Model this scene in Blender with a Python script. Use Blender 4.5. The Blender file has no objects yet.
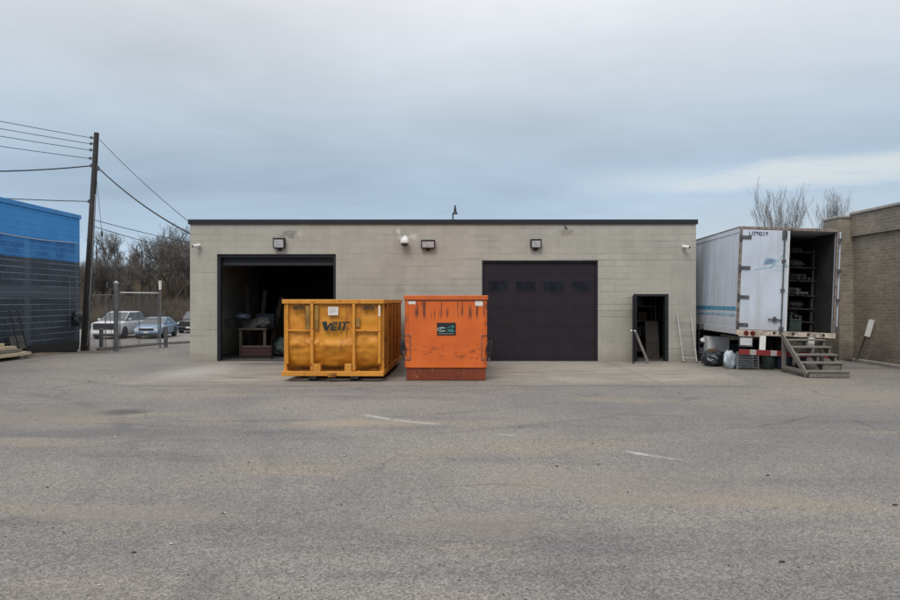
import bpy, bmesh, math, random
from mathutils import Vector, Matrix, noise as mnoise
R = math.radians
C = bpy.context.scene.collection
SC = bpy.context.scene
random.seed(7)

# ------------------------------------------------------------------ camera
CAM_H, F = 1.94, 680.0          # eye height, focal length in 900-px units
cam_d = bpy.data.cameras.new('camera'); cam = bpy.data.objects.new('camera', cam_d); C.objects.link(cam)
cam.location = (0, 0, CAM_H); cam.rotation_euler = (R(90), 0, 0)
cam_d.sensor_width = 36; cam_d.lens = 27.2; cam_d.clip_end = 3000
SC.camera = cam

def at(px, py, D):              # a point at depth D that the photo shows at pixel (px, py)
    return Vector(((px-450)*D/F, D, CAM_H-(py-300)*D/F))

# ------------------------------------------------------------------ world, sun, exposure
SUN_EL, SUN_AZ = 52, 200        # azimuth: degrees clockwise from +Y; sun behind the camera, slightly left
world = bpy.data.worlds.new('World'); SC.world = world; world.use_nodes = True
def build_sky():
    nt = world.node_tree; nt.nodes.clear(); N = nt.nodes.new; L = nt.links.new
    out = N('ShaderNodeOutputWorld'); bg = N('ShaderNodeBackground'); bg.inputs[1].default_value = 0.10
    L(bg.outputs[0], out.inputs[0])
    sky = N('ShaderNodeTexSky'); sky.sky_type = 'NISHITA'; sky.sun_disc = False
    sky.sun_elevation = R(SUN_EL); sky.sun_rotation = R(SUN_AZ); sky.air_density = 1.2; sky.dust_density = 2
    tc = N('ShaderNodeTexCoord'); sep = N('ShaderNodeSeparateXYZ'); L(tc.outputs['Generated'], sep.inputs[0])
    def mth(op, a, b=None, c=None):
        n = N('ShaderNodeMath'); n.operation = op
        for i, v in enumerate((a, b, c)):
            if v is None: continue
            if isinstance(v, (int, float)): n.inputs[i].default_value = v
            else: L(v, n.inputs[i])
        return n.outputs[0]
    def mixc(f, a, b, bt='MIX'):
        n = N('ShaderNodeMix'); n.data_type = 'RGBA'; n.blend_type = bt
        for i, v in ((0, f), (6, a), (7, b)):
            if isinstance(v, (int, float)): n.inputs[i].default_value = v
            elif isinstance(v, tuple): n.inputs[i].default_value = (*v, 1)
            else: L(v, n.inputs[i])
        return n.outputs[2]
    z = mth('MAXIMUM', sep.outputs[2], 0.0)
    # cloud layer: the view ray meets a flat deck
    k = mth('DIVIDE', 1.0, mth('ADD', z, 0.10))
    cx = mth('MULTIPLY', sep.outputs[0], k); cy = mth('MULTIPLY', sep.outputs[1], k)
    comb = N('ShaderNodeCombineXYZ'); L(cx, comb.inputs[0]); L(cy, comb.inputs[1])
    mp = N('ShaderNodeMapping'); L(comb.outputs[0], mp.inputs[0]); mp.inputs['Scale'].default_value = (0.60, 0.72, 1)
    mp.inputs['Rotation'].default_value = (0, 0, R(-14)); mp.inputs['Location'].default_value = (3.1, 1.7, 0)
    nz = N('ShaderNodeTexNoise'); L(mp.outputs[0], nz.inputs['Vector']); nz.inputs['Scale'].default_value = 0.8
    nz.inputs['Detail'].default_value = 7; nz.inputs['Roughness'].default_value = 0.52; nz.inputs['Distortion'].default_value = 0.35
    nz2 = N('ShaderNodeTexNoise'); L(mp.outputs[0], nz2.inputs['Vector']); nz2.inputs['Scale'].default_value = 2.6
    nz2.inputs['Detail'].default_value = 8; nz2.inputs['Roughness'].default_value = 0.6; nz2.inputs['Distortion'].default_value = 0.6
    # height above the skyline decides the mean tone of the deck
    rp = N('ShaderNodeValToRGB'); L(z, rp.inputs[0]); cr = rp.color_ramp
    stops = [(0.0, (.45, .55, .65)), (0.09, (.375, .49, .625)), (0.16, (.355, .455, .575)), (0.24, (.425, .50, .575)),
             (0.33, (.57, .605, .64)), (0.42, (.72, .73, .745)), (0.62, (.92, .92, .94)), (1.0, (1.25, 1.24, 1.22))]
    while len(cr.elements) < len(stops): cr.elements.new(0.5)
    for e, (p, c) in zip(cr.elements, stops): e.position = p; e.color = (*c, 1)
    tone = mth('ADD', mth('MULTIPLY', nz.outputs[0], 0.72), mth('MULTIPLY', nz2.outputs[0], 0.22))
    tone = mth('ADD', tone, 0.54)
    cl = N('ShaderNodeVectorMath'); cl.operation = 'SCALE'; L(rp.outputs[0], cl.inputs[0]); L(tone, cl.inputs['Scale'])
    # a bright break low on the right
    mr = N('ShaderNodeMapRange'); mr.interpolation_type = 'SMOOTHSTEP'; L(sep.outputs[0], mr.inputs[0])
    mr.inputs[1].default_value = 0.10; mr.inputs[2].default_value = 0.45
    wob = mth('MULTIPLY', mth('SUBTRACT', nz2.outputs[0], 0.5), 0.055)
    dz = mth('ABSOLUTE', mth('SUBTRACT', mth('ADD', z, wob), 0.165))
    band = N('ShaderNodeMapRange'); band.interpolation_type = 'SMOOTHSTEP'; L(dz, band.inputs[0])
    band.inputs[1].default_value = 0.024; band.inputs[2].default_value = 0.003
    low = N('ShaderNodeMapRange'); low.interpolation_type = 'SMOOTHSTEP'; L(mth('ADD', z, wob), low.inputs[0])
    low.inputs[1].default_value = 0.175; low.inputs[2].default_value = 0.09; low.inputs[4].default_value = 0.45
    bm_ = mth('MULTIPLY', mth('MULTIPLY', mth('MAXIMUM', band.outputs[0], low.outputs[0]), mr.outputs[0]), 0.75)
    c1 = mixc(bm_, cl.outputs[0], (.64, .67, .66))
    sc10 = N('ShaderNodeVectorMath'); sc10.operation = 'SCALE'; L(c1, sc10.inputs[0]); sc10.inputs['Scale'].default_value = 10.0
    L(mixc(0.86, sky.outputs[0], sc10.outputs[0]), bg.inputs[0])
build_sky()
sun_d = bpy.data.lights.new('sun', 'SUN'); sun_d.energy = 1.4; sun_d.angle = R(25); sun_d.color = (1, .965, .91)
sun = bpy.data.objects.new('sun', sun_d); C.objects.link(sun)
_dir = Vector((math.sin(R(SUN_AZ))*math.cos(R(SUN_EL)), math.cos(R(SUN_AZ))*math.cos(R(SUN_EL)), math.sin(R(SUN_EL))))
sun.rotation_euler = _dir.to_track_quat('Z', 'Y').to_euler(); sun.location = _dir*60
SC.view_settings.view_transform = 'Standard'; SC.view_settings.look = 'None'
SC.view_settings.exposure = 0.28; SC.view_settings.gamma = 1; SC.view_settings.use_curve_mapping = False

# ------------------------------------------------------------------ object helpers
def tag(o, label=None, cat=None, group=None, kind=None):
    if label: o['label'] = label
    if cat: o['category'] = cat
    if group: o['group'] = group
    if kind: o['kind'] = kind
    return o
def thing(name, label, cat, loc=(0, 0, 0), rot=(0, 0, 0), group=None):
    o = bpy.data.objects.new(name, None); C.objects.link(o); o.location = loc; o.rotation_euler = rot
    o.empty_display_size = .2
    return tag(o, label, cat, group)
def copy_tree(o, loc, rot=None, label=None, scale=None):
    c = o.copy(); C.objects.link(c); c.location = loc
    if rot is not None: c.rotation_euler = rot
    if label: c['label'] = label
    if scale: c.scale = (scale,)*3 if isinstance(scale, (int, float)) else scale
    for ch in list(o.children):
        k = ch.copy(); C.objects.link(k); k.parent = c
        for g in list(ch.children):
            q = g.copy(); C.objects.link(q); q.parent = k
    return c

class MB:
    def __init__(s): s.v = []; s.f = []; s.m = []; s.mi = 0
    def add(s, vs, fs):
        b = len(s.v); s.v += [tuple(v) for v in vs]; s.f += [tuple(b+i for i in f) for f in fs]; s.m += [s.mi]*len(fs); return s
    def box(s, x0, x1, y0, y1, z0, z1, M=None):
        vs = [Vector(p) for p in ((x0,y0,z0),(x1,y0,z0),(x1,y1,z0),(x0,y1,z0),(x0,y0,z1),(x1,y0,z1),(x1,y1,z1),(x0,y1,z1))]
        if M is not None: vs = [M @ v for v in vs]
        return s.add(vs, [(0,3,2,1),(4,5,6,7),(0,1,5,4),(1,2,6,5),(2,3,7,6),(3,0,4,7)])
    def cyl(s, p0, p1, r0, r1=None, n=10, caps=True):
        p0 = Vector(p0); p1 = Vector(p1); r1 = r0 if r1 is None else r1
        d = (p1-p0).normalized(); a = d.orthogonal().normalized(); b = d.cross(a)
        vs = []
        for p, r in ((p0, r0), (p1, r1)):
            for i in range(n):
                t = 2*math.pi*i/n; vs.append(p+a*(r*math.cos(t))+b*(r*math.sin(t)))
        fs = [(i, (i+1) % n, n+(i+1) % n, n+i) for i in range(n)]
        if caps: fs += [tuple(reversed(range(n))), tuple(range(n, 2*n))]
        return s.add(vs, fs)
    def tube(s, pts, r, n=6):
        pts = [Vector(p) for p in pts]; rs = r if isinstance(r, (list, tuple)) else [r]*len(pts)
        vs = []; a = None
        for i, p in enumerate(pts):
            d = (pts[min(i+1, len(pts)-1)]-pts[max(i-1, 0)]).normalized()
            if a is None: a = d.orthogonal().normalized()
            else:
                a = (a-d*a.dot(d)); a = a.normalized() if a.length > 1e-6 else d.orthogonal().normalized()
            b = d.cross(a)
            for k in range(n):
                t = 2*math.pi*k/n; vs.append(p+a*(rs[i]*math.cos(t))+b*(rs[i]*math.sin(t)))
        fs = []
        for i in range(len(pts)-1):
            for k in range(n): fs.append((i*n+k, i*n+(k+1) % n, (i+1)*n+(k+1) % n, (i+1)*n+k))
        fs += [tuple(reversed(range(n))), tuple(range((len(pts)-1)*n, len(pts)*n))]
        return s.add(vs, fs)
    def bar(s, p0, p1, w, t, up=(0, 0, 1)):       # rectangular bar, w across, t along 'up'
        p0 = Vector(p0); p1 = Vector(p1); d = (p1-p0).normalized(); u = Vector(up); u = (u-d*u.dot(d)).normalized(); r = d.cross(u)
        vs = [p+r*(a*w/2)+u*(b*t/2) for p in (p0, p1) for a, b in ((-1,-1),(1,-1),(1,1),(-1,1))]
        return s.add(vs, [(0,1,2,3),(7,6,5,4),(0,4,5,1),(1,5,6,2),(2,6,7,3),(3,7,4,0)])
    def lathe(s, prof, c=(0,0,0), n=16, axis='Z'):
        vs = []
        for r, h in prof:
            for k in range(n):
                t = 2*math.pi*k/n; x, y, z = r*math.cos(t), r*math.sin(t), h
                if axis == 'X': x, y, z = z, x, y
                elif axis == 'Y': x, y, z = y, z, x
                vs.append((x+c[0], y+c[1], z+c[2]))
        fs = [(i*n+k, i*n+(k+1) % n, (i+1)*n+(k+1) % n, (i+1)*n+k) for i in range(len(prof)-1) for k in range(n)]
        fs += [tuple(reversed(range(n))), tuple(range((len(prof)-1)*n, len(prof)*n))]
        return s.add(vs, fs)
    def prism_xz(s, poly, y0, y1):                 # polygon in the XZ plane, pushed from y0 to y1
        n = len(poly); vs = [(x, y0, z) for x, z in poly]+[(x, y1, z) for x, z in poly]
        return s.add(vs, [tuple(range(n)), tuple(reversed(range(n, 2*n)))]+[(i, i+n, (i+1) % n+n, (i+1) % n) for i in range(n)])
    def prism_yz(s, poly, x0, x1):
        n = len(poly); vs = [(x0, y, z) for y, z in poly]+[(x1, y, z) for y, z in poly]
        return s.add(vs, [tuple(range(n)), tuple(reversed(range(n, 2*n)))]+[(i, i+n, (i+1) % n+n, (i+1) % n) for i in range(n)])
    def wall(s, x0, x1, z0, z1, y0, y1, holes):    # XZ wall with rectangular holes (ax, bx, az, bz)
        xs = sorted({x0, x1, *[h[0] for h in holes], *[h[1] for h in holes]}); zs = sorted({z0, z1, *[h[2] for h in holes], *[h[3] for h in holes]})
        def solid(i, j):
            if i < 0 or j < 0 or i >= len(xs)-1 or j >= len(zs)-1: return False
            cx, cz = (xs[i]+xs[i+1])/2, (zs[j]+zs[j+1])/2
            return not any(h[0] < cx < h[1] and h[2] < cz < h[3] for h in holes)
        for i in range(len(xs)-1):
            for j in range(len(zs)-1):
                if not solid(i, j): continue
                a, b, c, d = xs[i], xs[i+1], zs[j], zs[j+1]
                s.add([(a,y0,c),(b,y0,c),(b,y0,d),(a,y0,d)], [(0,1,2,3)]); s.add([(a,y1,c),(b,y1,c),(b,y1,d),(a,y1,d)], [(3,2,1,0)])
                if not solid(i-1, j): s.add([(a,y0,c),(a,y0,d),(a,y1,d),(a,y1,c)], [(0,1,2,3)])
                if not solid(i+1, j): s.add([(b,y0,c),(b,y1,c),(b,y1,d),(b,y0,d)], [(0,1,2,3)])
                if not solid(i, j-1): s.add([(a,y0,c),(a,y1,c),(b,y1,c),(b,y0,c)], [(0,1,2,3)])
                if not solid(i, j+1): s.add([(a,y0,d),(b,y0,d),(b,y1,d),(a,y1,d)], [(0,1,2,3)])
        return s
    def build(s, name, mats, parent=None, loc=None, rot=None, bevel=0, smooth=False, weld=False):
        me = bpy.data.meshes.new(name); me.from_pydata(s.v, [], s.f)
        if not isinstance(mats, (list, tuple)): mats = [mats]
        for m in mats: me.materials.append(m)
        me.polygons.foreach_set('material_index', s.m)
        if weld:
            b = bmesh.new(); b.from_mesh(me); bmesh.ops.remove_doubles(b, verts=b.verts, dist=1e-5)
            bmesh.ops.recalc_face_normals(b, faces=b.faces); b.to_mesh(me); b.free()
        if smooth: me.polygons.foreach_set('use_smooth', [True]*len(me.polygons))
        me.update()
        o = bpy.data.objects.new(name, me); C.objects.link(o)
        if parent is not None: o.parent = parent
        if loc is not None: o.location = loc
        if rot is not None: o.rotation_euler = rot
        if bevel:
            md = o.modifiers.new('bevel', 'BEVEL'); md.width = bevel; md.segments = 2; md.limit_method = 'ANGLE'; md.angle_limit = R(40)
        return o

def letters(name, body, size, m, parent, loc, rot=(R(90), 0, 0), depth=.002, bold=0, shear=0, sx=1):
    cu = bpy.data.curves.new(name, 'FONT'); cu.body = body; cu.size = size; cu.extrude = depth; cu.offset = bold; cu.shear = shear
    cu.align_x = 'CENTER'; cu.align_y = 'CENTER'
    t = bpy.data.objects.new(name+'_curve', cu); C.objects.link(t)
    bpy.context.view_layer.update()
    me = bpy.data.meshes.new_from_object(t.evaluated_get(bpy.context.evaluated_depsgraph_get()))
    bpy.data.objects.remove(t); bpy.data.curves.remove(cu)
    me.materials.clear(); me.materials.append(m); me.name = name
    o = bpy.data.objects.new(name, me); C.objects.link(o); o.parent = parent; o.location = loc; o.rotation_euler = rot; o.scale = (sx, 1, 1)
    return o

# ------------------------------------------------------------------ material helpers
class Mat:
    def __init__(s, name, rough=.7, metal=0, spec=None):
        s.m = bpy.data.materials.new(name); s.m.use_nodes = True; s.nt = s.m.node_tree
        s.b = s.nt.nodes['Principled BSDF']; s.b.inputs['Roughness'].default_value = rough; s.b.inputs['Metallic'].default_value = metal
        if spec is not None: s.b.inputs['Specular IOR Level'].default_value = spec
        s._tc = None
    def N(s, t): return s.nt.nodes.new(t)
    def L(s, a, b): s.nt.links.new(a, b)
    def put(s, sock, v):
        if isinstance(v, (int, float)): sock.default_value = v
        elif isinstance(v, tuple): sock.default_value = (*v, 1) if len(v) == 3 and len(sock.default_value) == 4 else v
        else: s.L(v, sock)
    def co(s, scale=(1, 1, 1), loc=(0, 0, 0), rot=(0, 0, 0)):
        if s._tc is None: s._tc = s.N('ShaderNodeTexCoord')
        mp = s.N('ShaderNodeMapping'); s.L(s._tc.outputs['Object'], mp.inputs[0])
        mp.inputs['Scale'].default_value = scale; mp.inputs['Location'].default_value = loc; mp.inputs['Rotation'].default_value = rot
        return mp.outputs[0]
    def xyz(s):
        n = s.N('ShaderNodeSeparateXYZ'); s.L(s.co(), n.inputs[0]); return n.outputs
    def noise(s, vec, scale, detail=4, rough=.55, dist=0):
        n = s.N('ShaderNodeTexNoise'); s.L(vec, n.inputs['Vector']); n.inputs['Scale'].default_value = scale
        n.inputs['Detail'].default_value = detail; n.inputs['Roughness'].default_value = rough; n.inputs['Distortion'].default_value = dist
        return n.outputs[0]
    def voro(s, vec, scale, feature='F1', out='Distance', rnd=1):
        n = s.N('ShaderNodeTexVoronoi'); n.feature = feature; s.L(vec, n.inputs['Vector']); n.inputs['Scale'].default_value = scale
        n.inputs['Randomness'].default_value = rnd
        return n.outputs[out]
    def math(s, op, a, b=None, clamp=False):
        n = s.N('ShaderNodeMath'); n.operation = op; n.use_clamp = clamp; s.put(n.inputs[0], a)
        if b is not None: s.put(n.inputs[1], b)
        return n.outputs[0]
    def step(s, v, a, b, lo=0., hi=1.):
        n = s.N('ShaderNodeMapRange'); n.interpolation_type = 'SMOOTHSTEP'; s.put(n.inputs[0], v)
        n.inputs[1].default_value = a; n.inputs[2].default_value = b; n.inputs[3].default_value = lo; n.inputs[4].default_value = hi
        return n.outputs[0]
    def mix(s, f, a, b, bt='MIX'):
        n = s.N('ShaderNodeMix'); n.data_type = 'RGBA'; n.blend_type = bt
        s.put(n.inputs[0], f); s.put(n.inputs[6], a); s.put(n.inputs[7], b); return n.outputs[2]
    def mul(s, c, f):
        n = s.N('ShaderNodeVectorMath'); n.operation = 'SCALE'
        if isinstance(c, tuple): n.inputs[0].default_value = c
        else: s.L(c, n.inputs[0])
        s.put(n.inputs['Scale'], f); return n.outputs[0]
    def bump(s, h, strength=.3, dist=.01):
        n = s.N('ShaderNodeBump'); n.inputs['Strength'].default_value = strength; n.inputs['Distance'].default_value = dist
        s.L(h, n.inputs['Height']); s.L(n.outputs[0], s.b.inputs['Normal'])
    def color(s, c): s.put(s.b.inputs['Base Color'], c); return s
    def spot(s, cx, cy, rx, ry, soft=.6, xyz=None, ax=(0, 1), wob=None):   # soft ellipse mask
        o = xyz or s.xyz()
        dx = s.math('DIVIDE', s.math('SUBTRACT', o[ax[0]], cx), rx); dy = s.math('DIVIDE', s.math('SUBTRACT', o[ax[1]], cy), ry)
        d = s.math('SQRT', s.math('ADD', s.math('MULTIPLY', dx, dx), s.math('MULTIPLY', dy, dy)))
        if wob is not None: d = s.math('ADD', d, wob)
        return s.step(d, 1.0, 1.0-soft)
def simple(name, c, rough=.7, metal=0, var=.15, scale=6, bump=0, bscale=60, stretch=(1, 1, 1), spec=None):
    M = Mat(name, rough, metal, spec); v = M.co(stretch)
    n = M.noise(v, scale, 5, .6); f = M.step(n, .3, .7, 1-var, 1+var); M.color(M.mul(tuple(c), f))
    if bump: M.bump(M.noise(v, bscale, 4), bump, .01)
    return M.m
# ------------------------------------------------------------------ materials of the setting
def m_asphalt():
    M = Mat('asphalt', .9, spec=.3); v = M.co(); o = M.xyz()
    big = M.noise(v, .16, 6, .62, .4); med = M.noise(M.co((.5, 1.6, 1)), .55, 6, .62, .3); fine = M.noise(v, 9, 5, .65)
    base = M.mix(M.step(big, .37, .63), (.156, .149, .146), (.212, .197, .178))
    base = M.mix(M.step(med, .50, .70), base, (.222, .195, .160))
    base = M.mix(M.step(M.noise(M.co((.35, 1.3, 1), (7, 3, 0)), .45, 5, .6), .53, .70), base, (.132, .127, .126))
    base = M.mul(base, M.step(fine, .25, .75, .95, 1.05))
    cell = M.voro(v, 75, out='Color'); sp = M.N('ShaderNodeSeparateColor'); M.L(cell, sp.inputs[0])
    base = M.mul(base, M.step(sp.outputs[0], 0, 1, .66, 1.34))
    c2 = M.voro(v, 30, out='Color'); sp2 = M.N('ShaderNodeSeparateColor'); M.L(c2, sp2.inputs[0])
    base = M.mul(base, M.step(sp2.outputs[1], 0, 1, .92, 1.08))
    stone = M.math('MULTIPLY', M.step(M.voro(v, 42), .30, .20), M.step(sp.outputs[1], .80, .9))
    base = M.mix(M.math('MULTIPLY', stone, .7), base, (.42, .38, .32))
    # cracks
    wv = M.co(); nn = M.N('ShaderNodeTexNoise'); M.L(wv, nn.inputs['Vector']); nn.inputs['Scale'].default_value = .9; nn.inputs['Detail'].default_value = 6
    wp = M.N('ShaderNodeVectorMath'); wp.operation = 'MULTIPLY_ADD'; M.L(nn.outputs['Color'], wp.inputs[0]); wp.inputs[1].default_value = (.9, .9, 0); M.L(wv, wp.inputs[2])
    ck = M.math('MULTIPLY', M.step(M.voro(wp.outputs[0], .23, 'DISTANCE_TO_EDGE'), .007, .002), M.step(M.noise(v, .22, 3), .50, .62))
    base = M.mix(M.math('MULTIPLY', ck, .40), base, (.06, .058, .055))
    # rubber scuffs swept by turning lorries
    for cx, cy, r, w in ((-3.5, 19.5, 8.6, .16), (-3.4, 19.7, 10.3, .14), (7.5, 24, 13.2, .15), (-14, 5, 10.5, .2), (-14, 5, 12.3, .18)):
        dx = M.math('SUBTRACT', o[0], cx); dy = M.math('SUBTRACT', o[1], cy)
        d = M.math('SQRT', M.math('ADD', M.math('MULTIPLY', dx, dx), M.math('MULTIPLY', dy, dy)))
        d = M.math('ABSOLUTE', M.math('SUBTRACT', d, r))
        f = M.math('MULTIPLY', M.step(d, w, w*.3), M.step(M.noise(v, .8, 4), .42, .62))
        base = M.mix(M.math('MULTIPLY', f, .28), base, (.085, .085, .088))
    wob = M.math('MULTIPLY', M.math('SUBTRACT', M.noise(v, 2.2, 6, .65), .5), 1.6)
    for x, y, rx, ry, col, s in ((-5.65, 11.75, .60, .42, (.060, .058, .058), .85), 
                                 (-1.4, 10.75, 1.3, .5, (.29, .24, .175), .55), (-1.2, 4.1, 1.3, .4, (.19, .155, .13), .5), (-7.4, 11.2, 2.6, 1.6, (.21, .185, .155), .45),
                                 (1.6, 7.2, 2.3, .8, (.215, .19, .16), .3), (-9.5, 9.5, 3.0, .35, (.27, .23, .18), .45), (-5.2, 9.9, 2.2, .5, (.10, .098, .10), .4),
                                 (6.0, 6.3, 2.6, .5, (.22, .195, .16), .3), (2.6, 6.6, 1.6, .3, (.245, .21, .17), .4), (8.4, 13.8, 2.6, .9, (.235, .21, .18), .5),
                                 (-3.0, 6.2, 1.6, .4, (.235, .205, .165), .4), (.2, 5.9, 1.2, .5, (.245, .21, .17), .35)):
        base = M.mix(M.math('MULTIPLY', M.spot(x, y, rx, ry, .75, o, wob=wob), s), base, col)
    # scraped, chalky marks: broken strokes between two points
    for (xa, ya, xb, yb, w, s) in ((2.24, 8.72, 2.50, 8.50, .075, .62), (2.40, 8.56, 2.84, 8.22, .06, .40), (-1.53, 11.55, -.85, 10.95, .10, .55), (-.95, 11.0, -.16, 10.6, .07, .5), (.66, 9.85, .98, 9.72, .06, .35)):
        L_ = math.hypot(xb-xa, yb-ya); ux, uy = (xb-xa)/L_, (yb-ya)/L_
        dx = M.math('SUBTRACT', o[0], (xa+xb)/2); dy = M.math('SUBTRACT', o[1], (ya+yb)/2)
        al = M.math('ABSOLUTE', M.math('ADD', M.math('MULTIPLY', dx, ux), M.math('MULTIPLY', dy, uy))); ac = M.math('ABSOLUTE', M.math('ADD', M.math('MULTIPLY', dx, -uy), M.math('MULTIPLY', dy, ux)))
        d = M.math('ADD', M.math('MAXIMUM', M.math('DIVIDE', al, L_/2), M.math('DIVIDE', ac, w)), M.math('MULTIPLY', M.math('SUBTRACT', M.noise(v, 7, 6, .75), .5), 3.2))
        base = M.mix(M.math('MULTIPLY', M.step(d, 1.1, .3), s), base, (.44, .43, .41))
    M.color(base)
    h = M.math('ADD', M.math('MULTIPLY', sp.outputs[0], .5), M.math('ADD', M.math('MULTIPLY', fine, .35), M.math('MULTIPLY', ck, -3)))
    M.bump(h, .42, .010)
    return M.m
def m_concrete():
    M = Mat('apron_concrete', .9, spec=.3); v = M.co(); o = M.xyz()
    base = M.mix(M.step(M.noise(v, .5, 6, .62, .3), .35, .66), (.30, .272, .235), (.215, .198, .176))
    base = M.mix(M.step(M.noise(M.co((.5, 2, 1)), .9, 6, .62), .54, .72), base, (.155, .148, .14))
    base = M.mul(base, M.step(M.noise(v, 14, 5, .65), .25, .75, .85, 1.15))
    cell = M.voro(v, 80, out='Color'); sp = M.N('ShaderNodeSeparateColor'); M.L(cell, sp.inputs[0])
    base = M.mul(base, M.step(sp.outputs[0], 0, 1, .8, 1.2))
    wob = M.math('MULTIPLY', M.math('SUBTRACT', M.noise(v, 1.6, 6, .65), .5), .8)
    for jx in (-3.7, .6, 4.9):
        base = M.mix(M.math('MULTIPLY', M.step(M.math('ABSOLUTE', M.math('SUBTRACT', o[0], jx)), .03, .012), .6), base, (.09, .085, .08))
    base = M.mix(M.math('MULTIPLY', M.step(M.math('ABSOLUTE', M.math('SUBTRACT', o[1], 18.7)), .035, .012), .5), base, (.09, .085, .08))
    for x, y, rx, ry, col, s in ((-6.9, 18.4, 1.3, 2.4, (.34, .33, .31), .55), (-3.6, 17.2, 1.3, .7, (.36, .32, .25), .7), (-5.5, 20.6, 1.6, .8, (.13, .126, .122), .7),
                                 (2.9, 20.6, 1.7, .6, (.30, .27, .23), .5), (-2.2, 16.4, 2.0, .5, (.11, .10, .095), .7), (-.1, 16.2, 1.5, .4, (.12, .11, .10), .6), (5.6, 19, 1.8, 1.2, (.31, .275, .23), .5)):
        base = M.mix(M.math('MULTIPLY', M.spot(x, y, rx, ry, .75, o, wob=wob), s), base, col)
    # asphalt grime creeps in over the worn front lip and the sides
    e = M.math('MINIMUM', M.math('MINIMUM', M.math('SUBTRACT', o[1], 15.0), M.math('SUBTRACT', o[0], -8.6)), M.math('SUBTRACT', 8.2, o[0]))
    e = M.math('ADD', e, M.math('MULTIPLY', wob, 1.6))
    base = M.mix(M.step(e, 1.7, .1), base, M.mul((.185, .172, .158), M.step(sp.outputs[0], 0, 1, .65, 1.35)))
    M.color(base); M.bump(M.math('ADD', M.noise(v, 25, 5, .65), M.math('MULTIPLY', sp.outputs[0], .4)), .35, .008); return M.m
def brick_nodes(M, ax, bw, rh, mortar, offs=.5):
    o = M.xyz(); cb = M.N('ShaderNodeCombineXYZ'); M.L(o[ax], cb.inputs[0]); M.L(o[2], cb.inputs[1])
    b = M.N('ShaderNodeTexBrick'); M.L(cb.outputs[0], b.inputs['Vector']); b.inputs['Scale'].default_value = 1
    b.inputs['Brick Width'].default_value = bw; b.inputs['Row Height'].default_value = rh; b.inputs['Mortar Size'].default_value = mortar
    b.inputs['Mortar Smooth'].default_value = .4; b.offset = offs
    b.inputs['Color1'].default_value = (0, 0, 0, 1); b.inputs['Color2'].default_value = (1, 1, 1, 1); b.inputs['Mortar'].default_value = (.5, .5, .5, 1)
    return o, b.outputs['Color'], b.outputs['Fac']
def m_block(ax, name='painted_block'):
    M = Mat(name, .8, spec=.3); v = M.co()
    o, rnd, mor0 = brick_nodes(M, ax, .40, .20, .009)
    zr = M.math('MULTIPLY', o[2], 5.0); hl = M.step(M.math('ABSOLUTE', M.math('SUBTRACT', M.math('FRACT', M.math('ADD', zr, .5)), .5)), .065, .03)
    cb = M.N('ShaderNodeCombineXYZ'); M.L(M.math('MULTIPLY', o[ax], .33), cb.inputs[0]); M.L(M.math('MULTIPLY', M.math('FLOOR', M.math('ADD', zr, .5)), 7.3), cb.inputs[1])
    seg = M.noise(cb.outputs[0], 1.0, 3, .6)
    hj = M.math('MULTIPLY', hl, M.step(seg, .43, .68, .10, .95))          # bed joints: painted over in places, open in others
    mor = M.math('MAXIMUM', hj, M.math('MULTIPLY', mor0, M.step(seg, .43, .7, .14, .55)))
    base = M.mix(M.step(M.noise(v, .5, 5, .6), .35, .65), (.405, .388, .337), (.36, .346, .302))
    base = M.mul(base, M.step(M.math('MULTIPLY', rnd, 1.0), 0, 1, .96, 1.03))
    base = M.mul(base, M.step(M.noise(M.co((3, 3, .35)), 1.2, 5, .6), .3, .75, 1.03, .95))        # faint runs down the wall
    mf = M.math('MULTIPLY', M.math('MULTIPLY', mor, .80), M.step(M.noise(v, 1.7, 4, .6), .32, .6, .4, 1.))
    base = M.mix(mf, base, (.15, .145, .13))
    wob = M.math('MULTIPLY', M.math('SUBTRACT', M.noise(v, 6, 6, .7), .5), 2.6)
    if ax == 0:
        for x, z, rx, rz, col, s in ((-1.62, 4.12, .11, .16, (.64, .63, .60), .6), (-1.45, 3.9, .28, .08, (.64, .63, .60), .7), (-1.15, 3.95, .16, .15, (.60, .59, .56), .55), (-5.05, 4.0, .40, .19, (.20, .19, .17), .8),
                                     (-4.75, 4.02, .12, .1, (.55, .54, .50), .6), (3.7, 4.07, .34, .18, (.24, .22, .19), .75), (1.0, 3.95, .5, .07, (.28, .26, .23), .5), (-1.6, 2.25, .18, .2, (.27, .25, .23), .6),
                                     (6.9, 2.3, 1.2, .5, (.43, .41, .36), .5), (.7, 3.25, .5, .05, (.25, .23, .2), .5), (2.6, 4.2, .9, .05, (.27, .25, .22), .4), (.2, 2.6, .4, .08, (.30, .28, .25), .4)):
            base = M.mix(M.math('MULTIPLY', M.spot(x, z, rx, rz, .8, o, (0, 2), wob), s), base, col)
    dirt = M.step(M.math('ADD', o[2], M.math('MULTIPLY', wob, .10)), .45, .0)
    base = M.mix(M.math('MULTIPLY', dirt, .42), base, (.20, .18, .15))
    M.color(base)
    M.bump(M.math('ADD', M.math('MULTIPLY', mor, -1.0), M.math('MULTIPLY', M.noise(v, 60, 4, .6), .35)), .45, .012); return M.m
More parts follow.
